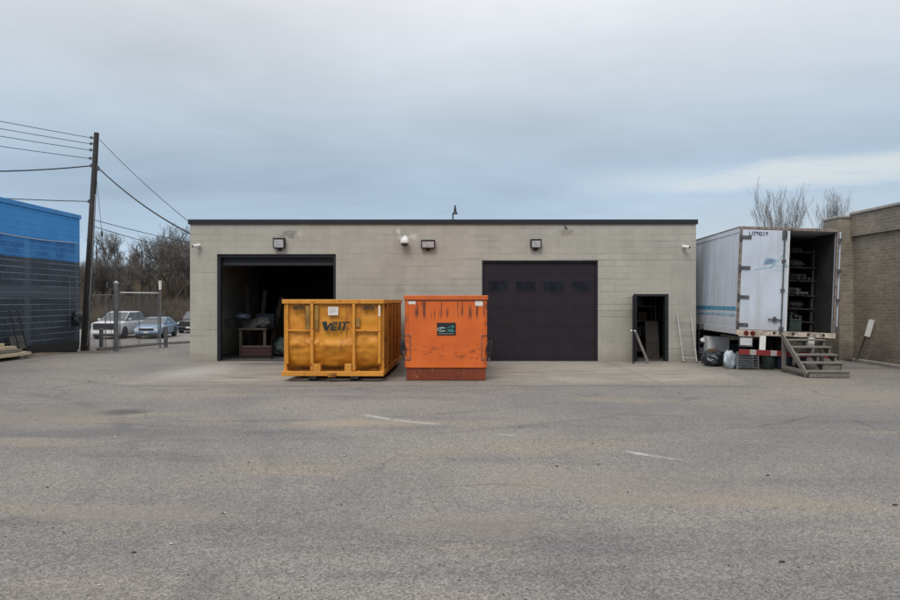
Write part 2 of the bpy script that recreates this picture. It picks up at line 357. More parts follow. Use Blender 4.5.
def m_brick(ax, name='tan_brick', c0=(.26, .225, .175), c1=(.20, .172, .135)):
    M = Mat(name, .88, spec=.25); v = M.co()
    o, rnd, mor = brick_nodes(M, ax, .30, .10, .010)
    base = M.mix(rnd, c0, c1); base = M.mul(base, M.step(M.noise(v, .6, 6, .6), .3, .7, .82, 1.15))
    base = M.mul(base, M.step(M.noise(v, 7, 4, .6), .3, .7, .85, 1.12))
    base = M.mix(M.math('MULTIPLY', mor, .65), base, (.30, .275, .235))
    stain = M.math('MULTIPLY', M.step(o[2], 1.3, .0), M.step(M.noise(v, 1.1, 6, .65), .4, .62))
    base = M.mix(M.math('MULTIPLY', stain, .65), base, (.085, .078, .068))
    M.color(base); M.bump(M.math('ADD', M.math('MULTIPLY', mor, -1), M.math('MULTIPLY', M.noise(v, 40, 4), .4)), .5, .012); return M.m
def m_bluewall(ax, name='blue_block'):
    M = Mat(name, .6, spec=.35); v = M.co()
    o, rnd, mor0 = brick_nodes(M, ax, .40, .20, .011)
    zr = M.math('MULTIPLY', o[2], 5.0); hl = M.step(M.math('ABSOLUTE', M.math('SUBTRACT', M.math('FRACT', M.math('ADD', zr, .5)), .5)), .085, .04)
    mor = M.math('MAXIMUM', hl, M.math('MULTIPLY', mor0, .5))
    wob = M.math('MULTIPLY', M.math('SUBTRACT', M.noise(v, 5, 4, .6), .5), .05)
    z = M.math('ADD', o[2], wob)
    low = M.mix(M.step(M.noise(v, .8, 5, .6), .35, .65), (.026, .037, .056), (.042, .056, .078))
    low = M.mix(M.math('MULTIPLY', mor, M.step(M.noise(M.co((.3, .3, 5)), 1, 3), .34, .56, .2, 1.)), low, (.17, .21, .26))
    mid = M.mix(M.step(rnd, 0, 1), (.016, .135, .38), (.034, .21, .52)); mid = M.mix(M.math('MULTIPLY', mor, .8), mid, (.07, .28, .60))
    mid = M.mix(M.math('MULTIPLY', M.step(M.noise(M.co((1, 1, 3)), 1.6, 4), .5, .68), .5), mid, (.016, .09, .25))
    top = M.mix(M.step(M.noise(v, 1.5, 5, .6), .3, .7), (.032, .25, .62), (.048, .285, .68)); top = M.mix(M.math('MULTIPLY', mor, .22), top, (.02, .14, .38))
    base = M.mix(M.step(z, 3.30, 3.33), low, mid); base = M.mix(M.step(z, 3.98, 4.02), base, top)
    if ax == 1:
        # paler painted strips: a ledger course and two upright seams
        strip = M.math('MULTIPLY', M.step(o[2], 2.02, 2.05), M.step(o[2], 2.38, 2.35))
        for cy, w in ((22.0, .17), (19.0, .17), (16.0, .17), (24.9, .12)):
            strip = M.math('MAXIMUM', strip, M.step(M.math('ABSOLUTE', M.math('SUBTRACT', o[1], cy)), w, w-.03))
        strip = M.math('MULTIPLY', strip, M.step(z, 4.02, 3.98))
        base = M.mix(M.math('MULTIPLY', strip, .6), base, M.mix(M.step(z, 3.30, 3.33), (.09, .11, .14), (.07, .27, .58)))
    dirt = M.math('MULTIPLY', M.step(o[2], .9, .1), M.step(M.noise(v, 2, 5), .4, .65))
    base = M.mix(M.math('MULTIPLY', dirt, .5), base, (.03, .032, .036))
    M.color(base); M.bump(M.math('ADD', M.math('MULTIPLY', mor, -1), M.math('MULTIPLY', M.noise(v, 40, 4), .3)), .5, .012); return M.m

ASPHALT = m_asphalt(); CONCRETE = m_concrete(); BLOCKX = m_block(0); BLOCKY = m_block(1, 'painted_block_side')
BRICKY = m_brick(1); BRICKX = m_brick(0, 'tan_brick_end'); BLUEY = m_bluewall(1); BLUEX = m_bluewall(0, 'blue_block_end')
BRICKPALE = m_brick(0, 'pale_brick', (.33, .29, .23), (.28, .245, .195))
DARK_METAL = simple('dark_coping', (.022, .024, .028), .5, .4, .15)
BLACK = simple('black_plastic', (.018, .018, .02), .5, 0, .2, 9)
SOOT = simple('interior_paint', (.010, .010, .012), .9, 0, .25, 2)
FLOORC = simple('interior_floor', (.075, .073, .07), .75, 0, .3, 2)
WHITE = simple('white_paint', (.72, .72, .70), .5, 0, .06)
GALV = simple('galvanised_steel', (.36, .37, .38), .45, .75, .2, 8)
ALU = simple('aluminium', (.68, .69, .70), .4, .5, .12, 8)
STEEL = simple('worn_steel', (.12, .12, .125), .5, .6, .3, 8)
RUBBER = simple('rubber', (.02, .02, .021), .85, 0, .25, 10)
GLASS_DARK = simple('dark_glass', (.012, .016, .02), .06, 0, .1, 2, spec=.8)
WOODGREY = simple('weathered_wood', (.165, .15, .132), .9, 0, .3, 5, .3, 40, (1, 6, 6))
WOODPALE = simple('new_lumber', (.52, .43, .29), .8, 0, .15, 4, .2, 30, (6, .6, 6))
WOODMID = simple('bench_wood', (.055, .042, .03), .8, 0, .2, 4)
RED = simple('red_paint', (.035, .006, .007), .4, 0, .15)
PVC = simple('pale_sheet', (.62, .63, .64), .6, 0, .1, 3)
CABLE = simple('cable_jacket', (.02, .021, .024), .7, 0, .1)
POLEWOOD = simple('creosote_wood', (.046, .040, .035), .9, 0, .35, 6, .4, 30, (6, 6, .4))
BARK = simple('bark', (.085, .068, .056), .95, 0, .3, 6)
TWIG = simple('twigs', (.125, .110, .098), .95, 0, .3, 2)
HILLM = None

# ------------------------------------------------------------------ ground
def ss(x, a, b):
    t = max(0., min(1., (x-a)/(b-a))); return t*t*(3-2*t)
def gh(x, y):
    h = .20*ss(-x, 8.5, 13.2)*(1-ss(y, 21.6, 25.2))
    h -= .68*ss(y, 28, 46)*(1 if x < 4 else ss(14-x, 0, 10))
    h += 7.0*ss(y, 60, 112)+(0 if y < 62 else .7*(mnoise.noise((x*.07, y*.07, 1))+.5*mnoise.noise((x*.2, y*.2, 5)))*ss(y, 62, 72))
    h -= 5.0*ss(y, 130, 300)
    return h
def axis_lines(spans):
    o = []
    for a, b, st in spans:
        n = max(1, round((b-a)/st)); o += [a+(b-a)*i/n for i in range(n)]
    return o+[spans[-1][1]]
def ground_sheet(name, xs, ys, m, dz=0.):
    b = MB(); nx = len(xs); b.v = [(x, y, gh(x, y)+dz) for y in ys for x in xs]
    b.f = [(j*nx+i, j*nx+i+1, (j+1)*nx+i+1, (j+1)*nx+i) for j in range(len(ys)-1) for i in range(nx-1)]; b.m = [0]*len(b.f)
    o = b.build(name, m, smooth=True); o['kind'] = 'structure'; return o
def m_hill():
    M = Mat('brushy_ground', .95, spec=.1); v = M.co()
    b = M.mix(M.step(M.noise(v, .35, 6, .65), .35, .65), (.115, .090, .062), (.17, .135, .09))
    b = M.mul(b, M.step(M.noise(v, 3, 5, .65), .25, .75, .6, 1.4)); M.color(b); return M.m
HILLM = m_hill()
ground_sheet('asphalt_ground', axis_lines([(-60, -20, 4), (-20, -8, .6), (-8, 14, 2), (14, 60, 6)]), axis_lines([(-14, 20, 2), (20, 30, .6), (30, 62, 2)]), ASPHALT)
ground_sheet('hill', axis_lines([(-900, -160, 120), (-160, 160, 5), (160, 900, 120)]), axis_lines([(62, 130, 3), (130, 1400, 90)]), HILLM)
# land either side and behind the camera, so that the sheet reaches the horizon all round
for (x0, x1, y0, y1) in ((-900, -60, -14, 62), (60, 900, -14, 62), (-900, 900, -900, -14)):
    ground_sheet('ground', [x0, x1], [y0, y1], HILLM, 0.)
# worn concrete apron in front of the building; its lip is ragged
ap = MB(); pts = [(-8.25, 21.45), (-8.05, 19.5), (-7.9, 17.4), (-7.75, 15.55)]
x = -7.4
while x < 6.7:
    pts.append((x, 15.35+.22*mnoise.noise((x*.7, 3, 1)))); x += .35
pts += [(6.95, 15.5), (7.2, 17.4), (7.5, 19.6), (7.8, 21.45)]
ap.add([(x, y, .004) for x, y in pts], [tuple(range(len(pts)))])
tag(ap.build('concrete_apron', CONCRETE), kind='structure')
# dirt verge along the blue wall
vg = MB(); n = 40
for i in range(n+1):
    y = 8+(25.6-8)*i/n; w = .95+.28*mnoise.noise((y*.6, 2, 2))+.15*mnoise.noise((y*2.1, 2, 2))
    for x in (-13.66, -13.66+w*.5, -13.66+w): vg.v.append((x, y, gh(x, y)+.006+(.03 if x != -13.66+w else 0)))
for i in range(n):
    for k in range(2): vg.f.append((i*3+k, i*3+k+1, (i+1)*3+k+1, (i+1)*3+k)); vg.m.append(0)
DIRT = simple('dirt', (.16, .125, .09), .95, 0, .35, 3, .4, 20)
tag(vg.build('dirt_verge', DIRT, smooth=True), kind='structure')

# ------------------------------------------------------------------ the grey block building
BX0, BX1, BY, BYB, BH = -8.20, 7.76, 21.45, 33.0, 4.33
G0, G1, GT = -7.35, -3.60, 3.39          # open garage bay
S0, S1, ST = 1.01, 4.67, 3.19            # closed sectional door
D0, D1, DT = 5.84, 6.84, 2.06            # service doorway
bld = thing('block_building', 'low grey painted block building with a flat roof and dark coping, centre of the yard', 'building', (0, BY, 0))
L_ = BYB-BY
w = MB(); w.wall(BX0, BX1, 0, BH, 0, .20, [(G0, G1, 0, GT), (S0, S1, 0, ST), (D0, D1, 0, DT)]); w.build('wall', BLOCKX, bld)
for x0, x1 in ((BX0, BX0+.2), (BX1-.2, BX1)): MB().box(x0, x1, .2, L_, 0, BH).build('wall', BLOCKY, bld)
MB().box(BX0+.2, BX1-.2, L_-.2, L_, 0, BH).build('wall', BLOCKX, bld)
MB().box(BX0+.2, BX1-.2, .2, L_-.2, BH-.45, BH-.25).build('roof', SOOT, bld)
cp = MB(); cp.box(BX0-.05, BX1+.05, -.05, .26, BH, BH+.15).box(BX0-.05, BX0+.26, .26, L_+.05, BH, BH+.15).box(BX1-.26, BX1+.05, .26, L_+.05, BH, BH+.15).box(BX0+.26, BX1-.26, L_-.26, L_+.05, BH, BH+.15)
cp.build('coping', DARK_METAL, bld, bevel=.008)
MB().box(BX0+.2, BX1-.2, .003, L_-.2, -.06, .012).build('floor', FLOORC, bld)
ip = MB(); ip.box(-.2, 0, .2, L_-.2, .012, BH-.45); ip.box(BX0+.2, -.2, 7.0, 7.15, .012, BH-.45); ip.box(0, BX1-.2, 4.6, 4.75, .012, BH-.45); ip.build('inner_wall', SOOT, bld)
# open bay: steel jambs, header and the rolled-up door under the ceiling
fr = MB(); fr.box(G0, G0+.09, .06, .2, .012, GT-.1).box(G1-.09, G1, .06, .2, .012, GT-.1).box(G0, G1, .06, .2, GT-.1, GT); fr.build('door_frame', DARK_METAL, bld)
rd = MB()
for i in range(5): rd.box(G0+.05, G1-.05, .45+i*.56, .45+i*.56+.54, GT-.03, GT+.02)
rd.box(G0+.09, G1-.09, .25, .30, GT-.36, GT-.02)
ro = rd.build('raised_door', DARK_METAL, bld, bevel=.006); ro['label'] = 'garage door rolled up under the ceiling of the open bay'
MB().box(G0+.09, G1-.09, .243, .250, GT-.31, GT-.28).build('door_seal', STEEL, ro)
for x in (G0+.02, G1-.07): MB().box(x, x+.05, .22, .28, .3, GT-.2).build('door_track', STEEL, bld)
# closed sectional door
DOORP = simple('dark_brown_door', (.021, .0155, .021), .6, 0, .12, 3, spec=.25)
cd = MB(); hh = ST/6
for i in range(6):
    cd.box(S0+.06, S1-.06, .11, .15, .02+i*hh, .016+(i+1)*hh)
    for k in range(4):
        xx = S0+.14+k*.87
        if i == 4: continue
        cd.box(xx, xx+.76, .104, .11, .02+i*hh+.10, .02+(i+1)*hh-.10)
cdo = cd.build('garage_door', DOORP, bld, bevel=.004)
for k in range(4):
    xx = S0+.20+k*.885
    f = MB(); z0, z1 = .02+4*hh+.10, .02+4*hh+.38; f.box(xx-.03, xx+.63, .098, .11, z0-.03, z0).box(xx-.03, xx+.63, .098, .11, z1, z1+.03).box(xx-.03, xx, .098, .11, z0, z1).box(xx+.6, xx+.63, .098, .11, z0, z1)
    wf = f.build('window', DOORP, cdo); MB().box(xx, xx+.6, .104, .109, z0, z1).build('pane', simple('door_glass', (.010, .012, .018), .3, 0, .6, 3, spec=.2) if k == 0 else bpy.data.materials['door_glass'], wf)
fr = MB(); fr.box(S0, S0+.06, .05, .2, .012, ST-.06).box(S1-.06, S1, .05, .2, .012, ST-.06).box(S0, S1, .05, .2, ST-.06, ST); fr.build('door_frame', DARK_METAL, bld)
MB().box(S0+.06, S1-.06, .10, .155, .005, .022).build('door_seal', BLACK, bld)
# service doorway and its leaf swung out against the wall
fr = MB(); fr.box(D0-.05, D0+.05, -.02, .2, .012, DT).box(D1-.06, D1+.045, -.02, .2, .012, DT).box(D0-.05, D1+.045, -.02, .2, DT, DT+.07); fr.build('door_frame', DARK_METAL, bld)
ang = R(-107); leaf = MB(); leaf.box(0, .9, -.022, .022, .03, DT+.02)
lo = leaf.build('service_door', DOORP, bld, (D0-.04, -.02, 0), (0, 0, ang), bevel=.004)
hd = MB(); hd.cyl((.83, .022, 1.0), (.83, .075, 1.0), .03, n=10).bar((.83, .07, 1.0), (.72, .07, 1.0), .022, .022).cyl((.83, -.022, 1.0), (.83, -.075, 1.0), .03, n=10).bar((.83, -.07, 1.0), (.72, -.07, 1.0), .022, .022)
hd.build('handle', GALV, lo)
for z in (.3, 1.05, 1.8): MB().cyl((0, -.024, z-.05), (0, -.024, z+.05), .012).build('hinge', STEEL, lo)
dc = MB(); dc.box(.25, .48, -.028, -.07, DT-.1, DT-.03).bar((.3, -.06, DT-.06), (.62, -.20, DT-.05), .03, .012); dc.build('door_closer', GALV, lo)

# ------------------------------------------------------------------ brick building on the right
WX = 13.0; WEND = 21.9; WH = 4.75
bb = thing('brick_building', 'tan brick building along the right edge with a parapet band and an end pier', 'building', (0, 0, 0))
MB().box(WX, WX+10, 6, WEND, 0, 3.98).build('wall', BRICKY, bb)
MB().box(WX-.10, WX+10, 6, WEND, 3.98, WH-.08).build('parapet_band', BRICKY, bb)
MB().box(WX-.47, WX+.2, WEND+.003, WEND+.9, 0, WH-.16).build('pier', BRICKX, bb)
MB().box(WX-.50, WX+.24, WEND-.03, WEND+.93, WH-.16, WH-.09).build('pier_cap', simple('stone_cap', (.34, .32, .29), .8), bb, bevel=.01)
MB().box(WX-.16, WX+10.03, 6, WEND+.0, WH-.08, WH).build('coping', bpy.data.materials['stone_cap'], bb, bevel=.01)
MB().box(WX+.2, WX+10, WEND+.9, WEND+16, 0, 4.2).build('wall', BRICKY, bb)
rw = MB().box(12.2, 13.2, 27.0, 40, 0, 3.55).build('rear_wing', BRICKPALE, bb); rw['label'] = 'lower paler rear wing of the brick building'
# low kerb and dirty gutter strip along it
kb = MB(); kb.box(WX-.42, WX-.26, 6, WEND-.6, -.05, .11); tag(kb.build('kerb', simple('kerb_concrete', (.24, .225, .205), .9, 0, .2, 4, .3, 30), bevel=.02), kind='structure')
gs = MB(); gs.box(WX-.26, WX-.001, 6, WEND, -.05, .07); tag(gs.build('gutter_strip', DIRT), kind='structure')

# ------------------------------------------------------------------ blue painted building on the left
BLX = -13.67; BLD = 25.1
bl = thing('blue_building', 'block building along the left edge painted bright blue above and slate blue below', 'building', (0, 0, 0))
MB().box(BLX-8, BLX, 2, BLD, .28, 4.92).build('wall', BLUEY, bl)
MB().box(BLX-8.02, BLX+.04, 2, BLD+.05, 4.92, 5.07).build('coping', simple('blue_coping', (.035, .24, .58), .5), bl, bevel=.01)
MB().box(BLX-8, BLX-.05, 2, BLD-.05, -.6, .28).build('foundation', simple('foundation', (.035, .034, .033), .9, 0, .3, 3), bl)
# crumpled bags and lumps
def sack(name, label, cat, m, loc, r, seed, sq=(1, 1, 1), group=None):
    bmm = bmesh.new(); bmesh.ops.create_icosphere(bmm, subdivisions=4, radius=1)
    for v in bmm.verts:
        d = 1+.24*mnoise.noise(v.co*1.9+Vector((seed, 0, 0)))+.12*mnoise.noise(v.co*5+Vector((seed, 3, 0)))
        v.co = v.co*d; v.co.z = max(v.co.z, -.75)
        v.co = Vector((v.co.x*sq[0]*r, v.co.y*sq[1]*r, (v.co.z+.75)*sq[2]*r))
    me = bpy.data.meshes.new(name); bmm.to_mesh(me); bmm.free(); me.materials.append(m); me.polygons.foreach_set('use_smooth', [True]*len(me.polygons))
    o = bpy.data.objects.new(name, me); C.objects.link(o); o.location = loc; return tag(o, label, cat, group)

# ------------------------------------------------------------------ roll-off dumpsters
def m_yellow():
    M = Mat('worn_yellow_paint', .5, spec=.35); v = M.co(); o = M.xyz()
    b = M.mix(M.step(M.noise(v, 1.4, 6, .62), .35, .68), (.66, .285, .030), (.52, .195, .020))
    b = M.mix(M.math('MULTIPLY', M.step(M.noise(M.co((1, 1, .5)), 3.2, 7, .7), .55, .68), .5), b, (.28, .10, .022))
    b = M.mix(M.math('MULTIPLY', M.step(M.noise(M.co((9, 9, .6)), 1.2, 5, .6), .58, .72), .6), b, (.14, .05, .018))      # rust runs
    b = M.mix(M.step(M.noise(v, 7, 8, .78), .635, .66), b, (.07, .032, .016))
    seam = M.math('MULTIPLY', M.step(o[2], .42, .27), M.step(M.noise(v, 4, 7, .72), .40, .56)); b = M.mix(M.math('MULTIPLY', seam, .7), b, (.12, .045, .018))                                             # chips
    b = M.mix(M.math('MULTIPLY', M.step(M.noise(v, 5, 6, .7), .63, .70), .6), b, (.60, .36, .13))                      # sun-bleached scuffs
    b = M.mix(M.math('MULTIPLY', M.step(o[2], .5, .1), .35), b, (.10, .05, .022))
    M.color(b); M.bump(M.noise(v, 9, 6, .65), .25, .02); return M.m
def m_orange():
    M = Mat('worn_orange_paint', .5, spec=.35); v = M.co(); o = M.xyz()
    b = M.mix(M.step(M.noise(v, 1.1, 5, .6), .3, .7), (.70, .150, .024), (.57, .108, .020))
    up = M.math('MULTIPLY', M.step(o[2], 1.42, 1.62), M.step(o[2], 1.96, 1.86))
    b = M.mix(M.math('MULTIPLY', M.math('MULTIPLY', M.step(M.noise(M.co((11, 9, .8), (.3, 0, 0)), 1.0, 5, .65), .50, .60), up), .9), b, (.075, .030, .022))
    mid = M.math('MULTIPLY', M.step(o[2], .40, .55), M.step(o[2], .95, .75))
    b = M.mix(M.math('MULTIPLY', M.math('MULTIPLY', M.step(M.noise(M.co((2.2, 2, 6)), 1.6, 6, .7), .52, .62), mid), .75), b, (.13, .04, .024))
    b = M.mix(M.step(M.noise(v, 8, 8, .78), .64, .665), b, (.09, .032, .02))
    edge = M.math('MULTIPLY', M.step(M.math('ABSOLUTE', o[0]), .86, .98), M.step(M.noise(v, 5, 7, .75), .46, .56)); b = M.mix(M.math('MULTIPLY', edge, .65), b, (.13, .045, .022))
    b = M.mix(M.math('MULTIPLY', M.step(M.noise(M.co((1, 1, .4)), 4, 6, .7), .56, .72), .35), b, (.64, .22, .075))
    M.color(b); M.bump(M.noise(v, 6, 6, .65), .2, .02); return M.m
YEL = m_yellow(); ORG = m_orange()
def m_rail(name, c, rust, amt):          # chipped paint: rust breaks through with crisp edges, thin runs below it
    M = Mat(name, .55, spec=.3); v = M.co()
    b = M.mul(c, M.step(M.noise(v, 1.7, 5, .6), .3, .7, .86, 1.12))
    b = M.mix(M.math('MULTIPLY', M.step(M.noise(M.co((10, 10, .7)), 1.3, 5, .65), .58, .68), .55), b, rust)
    b = M.mix(M.step(M.noise(v, 6.5, 8, .78), .62-amt, .645-amt), b, rust)
    b = M.mix(M.step(M.noise(v, 15, 6, .75), .66-amt*.5, .68-amt*.5), b, (.05, .024, .015))
    b = M.mix(M.math('MULTIPLY', M.step(M.noise(v, 11, 6, .7), .64, .67), .5), b, (.62, .40, .17))
    M.color(b); M.bump(M.noise(v, 14, 6, .7), .3, .012); return M.m
YELSIDE = m_rail('rusty_yellow_rib', (.46, .165, .024), (.15, .048, .018), .075)
YELLIGHT = m_rail('bleached_yellow_rail', (.60, .26, .040), (.20, .07, .02), .03)
OLIVE = simple('patched_olive_plate', (.28, .155, .03), .6, 0, .4, 4)
REDBROWN = m_rail('red_brown_primer', (.19, .042, .018), (.075, .025, .016), .02)
INK = simple('black_green_ink', (.008, .018, .016), .6, 0, .1)
STICK = simple('white_sticker', (.70, .66, .62), .5, 0, .12, 30)
GREYINK = simple('grey_ink', (.28, .27, .27), .6)

yd = thing('roll_off_dumpster', 'dented yellow open-top roll-off dumpster with dark lettering, standing in front of the open garage bay', 'dumpster', (-2.785, 16.2, 0), (0, 0, R(-1.26)))
LEN = 4.75; HW = 1.13
fb = MB(); prof = [(.05, 1.85), (.05, 1.5), (.05, 1.22), (.05, .98), (.045, .85), (.075, .70), (.13, .52), (.22, .36), (.31, .26)]
# finer profile, dented face
pz = []
for (y0, z0), (y1, z1) in zip(prof, prof[1:]):
    for k in range(5): pz.append((y0+(y1-y0)*k/5, z0+(z1-z0)*k/5))
pz.append(prof[-1]); nx = 64
for j, (y, z) in enumerate(pz):
    for i in range(nx+1):
        x = -HW+.02*max(0, (.85-z)/.6)*2+(2*HW-.08*max(0, (.85-z)/.6))*i/nx
        rid = 1-abs(mnoise.noise((x*3.1+z*1.2, z*4.2, 6.1)))*2.2
        d = .036*mnoise.noise((x*2.2, z*2.6, .3))+.022*mnoise.noise((x*5, z*6.5, 2.3))-.030*max(0, rid-.45)*math.exp(-((z-.98)/.42)**2)
        zc = .90+.07*mnoise.noise((x*2.3, 8.8, .2)); belly = .055*math.exp(-((z-zc)/(.065 if z > zc else .10))**2)*(.75+1.1*mnoise.noise((x*4.1, 1.7, .2)))         # pushed-out crease above the slope
        ed = min(1, min(i, nx-i)/4)
        fb.v.append((x, y+(d-belly*.6)*ed, z))
for j in range(len(pz)-1):
    for i in range(nx): fb.f.append((j*(nx+1)+i, (j+1)*(nx+1)+i, (j+1)*(nx+1)+i+1, j*(nx+1)+i+1)); fb.m.append(0)
fo = fb.build('front_panel', YEL, yd, smooth=True)
bd = MB()
for s in (-1, 1):
    bd.box(min(s*HW, s*(HW-.02)), max(s*HW, s*(HW-.02)), .06, LEN, .26, 1.85)
bd.box(-HW+.02, HW-.02, LEN-.05, LEN-.02, .26, 1.85); bd.box(-HW+.02, HW-.02, .32, LEN-.05, .24, .27)
bd.build('side_panel', YELSIDE, yd)
rm = MB(); rm.box(-1.215, 1.215, -.05, .10, 1.85, 1.955); rm.box(-1.215, -1.08, .10, LEN, 1.85, 1.955).box(1.08, 1.215, .10, LEN, 1.85, 1.955).box(-1.08, 1.08, LEN-.13, LEN, 1.85, 1.955)
rm.build('rim', YELLIGHT, yd, bevel=.012)
for s in (-1, 1):
    for k in range(10):
        y = .10+k*.47
        r = MB(); r.box(min(s*HW, s*(HW+.075)), max(s*HW, s*(HW+.075)), y, y+.085, .26, 1.85); r.build('rib', YELSIDE if k % 2 else YELLIGHT, yd, bevel=.008)
for x in (-.50, .50):
    p = MB(); p.box(x-.034, x+.034, -.055, .05, .80, 1.85); p.prism_yz([(-.055, .80), (.05, .80), (.34, .26), (-.055, .26)], x-.034, x+.034); p.build('post', YELLIGHT, yd, bevel=.008)
    br = MB(); s = 1 if x < 0 else -1; br.box(min(x+s*.045, x+s*.21), max(x+s*.045, x+s*.21), -.09, .12, .22, .42); br.build('bracket', YELLIGHT, yd, bevel=.01)
for a, b_ in ((-HW, -.545), (.545, HW)): MB().box(a, b_, -.03, .03, 1.195, 1.235).build('cross_rail', YEL, yd, bevel=.006)
for a in (-HW-.01, HW-.06): MB().box(a, a+.07, -.02, .06, .42, 1.85).build('corner_post', YEL, yd, bevel=.008)
for x0, x1, z0, z1 in ((-.66, -.555, 1.24, 1.8), (-.43, -.35, 1.24, 1.82), (.55, .64, 1.30, 1.52)):
    MB().box(x0, x1, -.014, .06, z0, z1).build('patch_plate', OLIVE, yd)
base = MB(); base.box(-1.215, 1.215, -.10, .06, .135, .245); base.box(-1.215, -1.10, .06, LEN, .135, .255).box(1.10, 1.215, .06, LEN, .135, .255)
base.box(-.60, -.42, .06, LEN, .10, .24).box(.42, .60, .06, LEN, .10, .24)
for k in range(8): base.box(-1.10, 1.10, .4+k*.56, .48+k*.56, .15, .24)
base.build('base_frame', YELLIGHT, yd, bevel=.01)
MB().box(-.09, .09, -.20, -.10, .12, .22).build('hook_plate', YEL, yd, bevel=.01)
for x in (-.5, .5):
    for y in (.12, LEN-.35):
        wh = MB(); wh.lathe([(.03, -.09), (.10, -.09), (.11, -.06), (.11, .06), (.10, .09), (.03, .09)], (x, y, .112), 18, 'X'); wh.build('roller', STEEL, yd)
# slanted company lettering: the T's bar runs out over the other letters
def it(poly, x0, z0, sh=.16): return [(x0+x+z*sh, z0+z) for x, z in poly]
X0, Z0, H = (322-450)/42+2.785, CAM_H-(330.4-300)/42, .21
vt = MB(); ypos = (-.047, -.040)
for poly in ([(-.03, H), (.09, H), (.115, .075), (.165, H-.03), (.22, H-.03), (.14, 0), (.065, 0)],
             [(.205, 0), (.355, 0), (.355, .036), (.255, .036), (.255, .07), (.335, .07), (.335, .10), (.255, .10), (.255, .133), (.355, .133), (.355, .165), (.205, .165)],
             [(.385, 0), (.437, 0), (.437, H), (.385, H)], [(.495, 0), (.545, 0), (.545, H-.038), (.495, H-.038)],
             [(.225, .176), (.357, .176), (.357, H), (.225, H)], [(.458, H-.037), (.64, H-.037), (.64, H), (.458, H)]):
    vt.prism_xz(it(poly, X0, Z0), *ypos)
vt.build('lettering', INK, yd)
sx0, sx1 = (328.2-450)/42+2.785, (338.4-450)/42+2.785
st = MB().box(sx0, sx1, -.034, -.03, CAM_H-15.2/42, CAM_H-6.8/42).build('sticker', STICK, yd)
pl = MB()
for k in range(4): pl.box(sx0+.03, sx1-.03-.04*(k % 2), -.036, -.0345, CAM_H-.20-.035*k, CAM_H-.19-.035*k)
pl.build('print', GREYINK, st)
letters('lettering', '20YD', .12, INK, yd, ((299-450)/42+2.785, -.03, 1.75), bold=.0035, depth=.012)
letters('lettering', '20YD', .12, INK, yd, ((369-450)/42+2.785, -.03, 1.75), bold=.0035, depth=.012)
MB().box(HW-.045, HW+.0, -.028, -.022, 1.55, 1.80).build('sticker', STICK, yd)
wl = MB(); wl.tube([(-.80+.42*t, .9, 1.90+.10*math.sin(math.pi*t)) for t in [k/10 for k in range(11)]], .008)
# a few boards thrown in
for (a, b, m, lab) in (((-.8, .7, .4), (-.2, 1.9, 1.4), WOODGREY, 'grey board lying among the rubbish in the yellow dumpster'), ((.3, .6, .4), (.7, 2.4, 1.2), WOODPALE, 'pale board lying in the yellow dumpster')):
    tag(MB().bar(yd.location+Vector(a), yd.location+Vector(b), .14, .03).build('scrap_board', m), lab, 'board', 'scrap boards in the yellow dumpster')

od = thing('metal_container', 'orange steel waste container with a small black sign, right of the yellow dumpster', 'dumpster', (-.096, 16.3, 0), (0, 0, R(-.3)))
W2 = .985; OL = 3.9
MB().box(-W2, W2, 0, OL, .31, 1.94).build('body', ORG, od, bevel=.015)
MB().box(-W2+.035, W2-.035, .03, OL-.03, .012, .309).build('foot', REDBROWN, od, bevel=.012)
rm = MB(); rm.box(-W2-.025, W2+.025, -.03, .09, 1.943, 2.05).box(-W2-.025, -W2+.08, .09, OL+.02, 1.943, 2.05).box(W2-.08, W2+.025, .09, OL+.02, 1.943, 2.05).box(-W2+.08, W2-.08, OL-.08, OL+.02, 1.943, 2.05)
rm.build('rim', m_rail('orange_rim', (.58, .125, .026), (.17, .05, .022), .02), od, bevel=.012)
MB().box(-W2+.082, W2-.082, .092, OL-.085, 1.95, 2.0).build('lid', ORG, od)
for a in (-W2+.04, W2-.075): MB().box(a, a+.035, -.012, -.001, .33, 1.93).build('edge_strip', ORG, od)
MB().box(-W2, W2, -.008, -.001, 1.915, 1.941).build('seam', REDBROWN, od)
for s in (-1, 1):
    hf = MB(); a, b = sorted((s*(W2-.005), s*(W2-.135))); t = .014
    hf.box(a, b, -.02, -.001, .50, .50+t).box(a, b, -.02, -.001, 1.08, 1.08+t).box(b-t if s < 0 else a, b if s < 0 else a+t, -.02, -.001, .50+t, 1.08); hf.build('hinge_frame', STEEL, od)
    la = MB(); X = s*(W2+.05)
    la.box(min(s*W2, s*(W2+.07)), max(s*W2, s*(W2+.07)), .05, .17, .72, .92).tube([(X, .02, .60), (X+s*.05, -.02, .70), (X+s*.03, -.03, .84), (X+s*.06, -.01, .98)], .022).cyl((X-.03, .08, .66), (X+.05*s, .08, .66), .035)
    la.tube([(s*(W2+.04), .0, .98), (s*(W2-.02), -.035, .80), (s*(W2-.03), -.035, .62)], .013)
    lo = la.build('latch', BLACK, od)
    MB().cyl((X, .05, .47), (X, .05, .56), .03).build('hook', STEEL, od)
sg = MB().box(-.215, .235, -.012, -.001, 1.095, 1.395).build('sign', simple('sign_black', (.012, .014, .015), .4), od)
TEAL = simple('teal_ink', (.06, .33, .33), .5); PALE = simple('pale_ink', (.45, .62, .58), .5)
e = MB()
for r0, a0, a1, th, cx, cz in ((.085, 40, 330, .011, -.095, 1.235), (.055, 60, 300, .009, -.075, 1.238)):
    pts = [(cx+r0*1.25*math.cos(R(a)), -.0145, cz+r0*.55*math.sin(R(a))) for a in range(a0, a1+1, 10)]
    e.tube(pts, th*.7, 4)
e.build('emblem', PALE, sg)
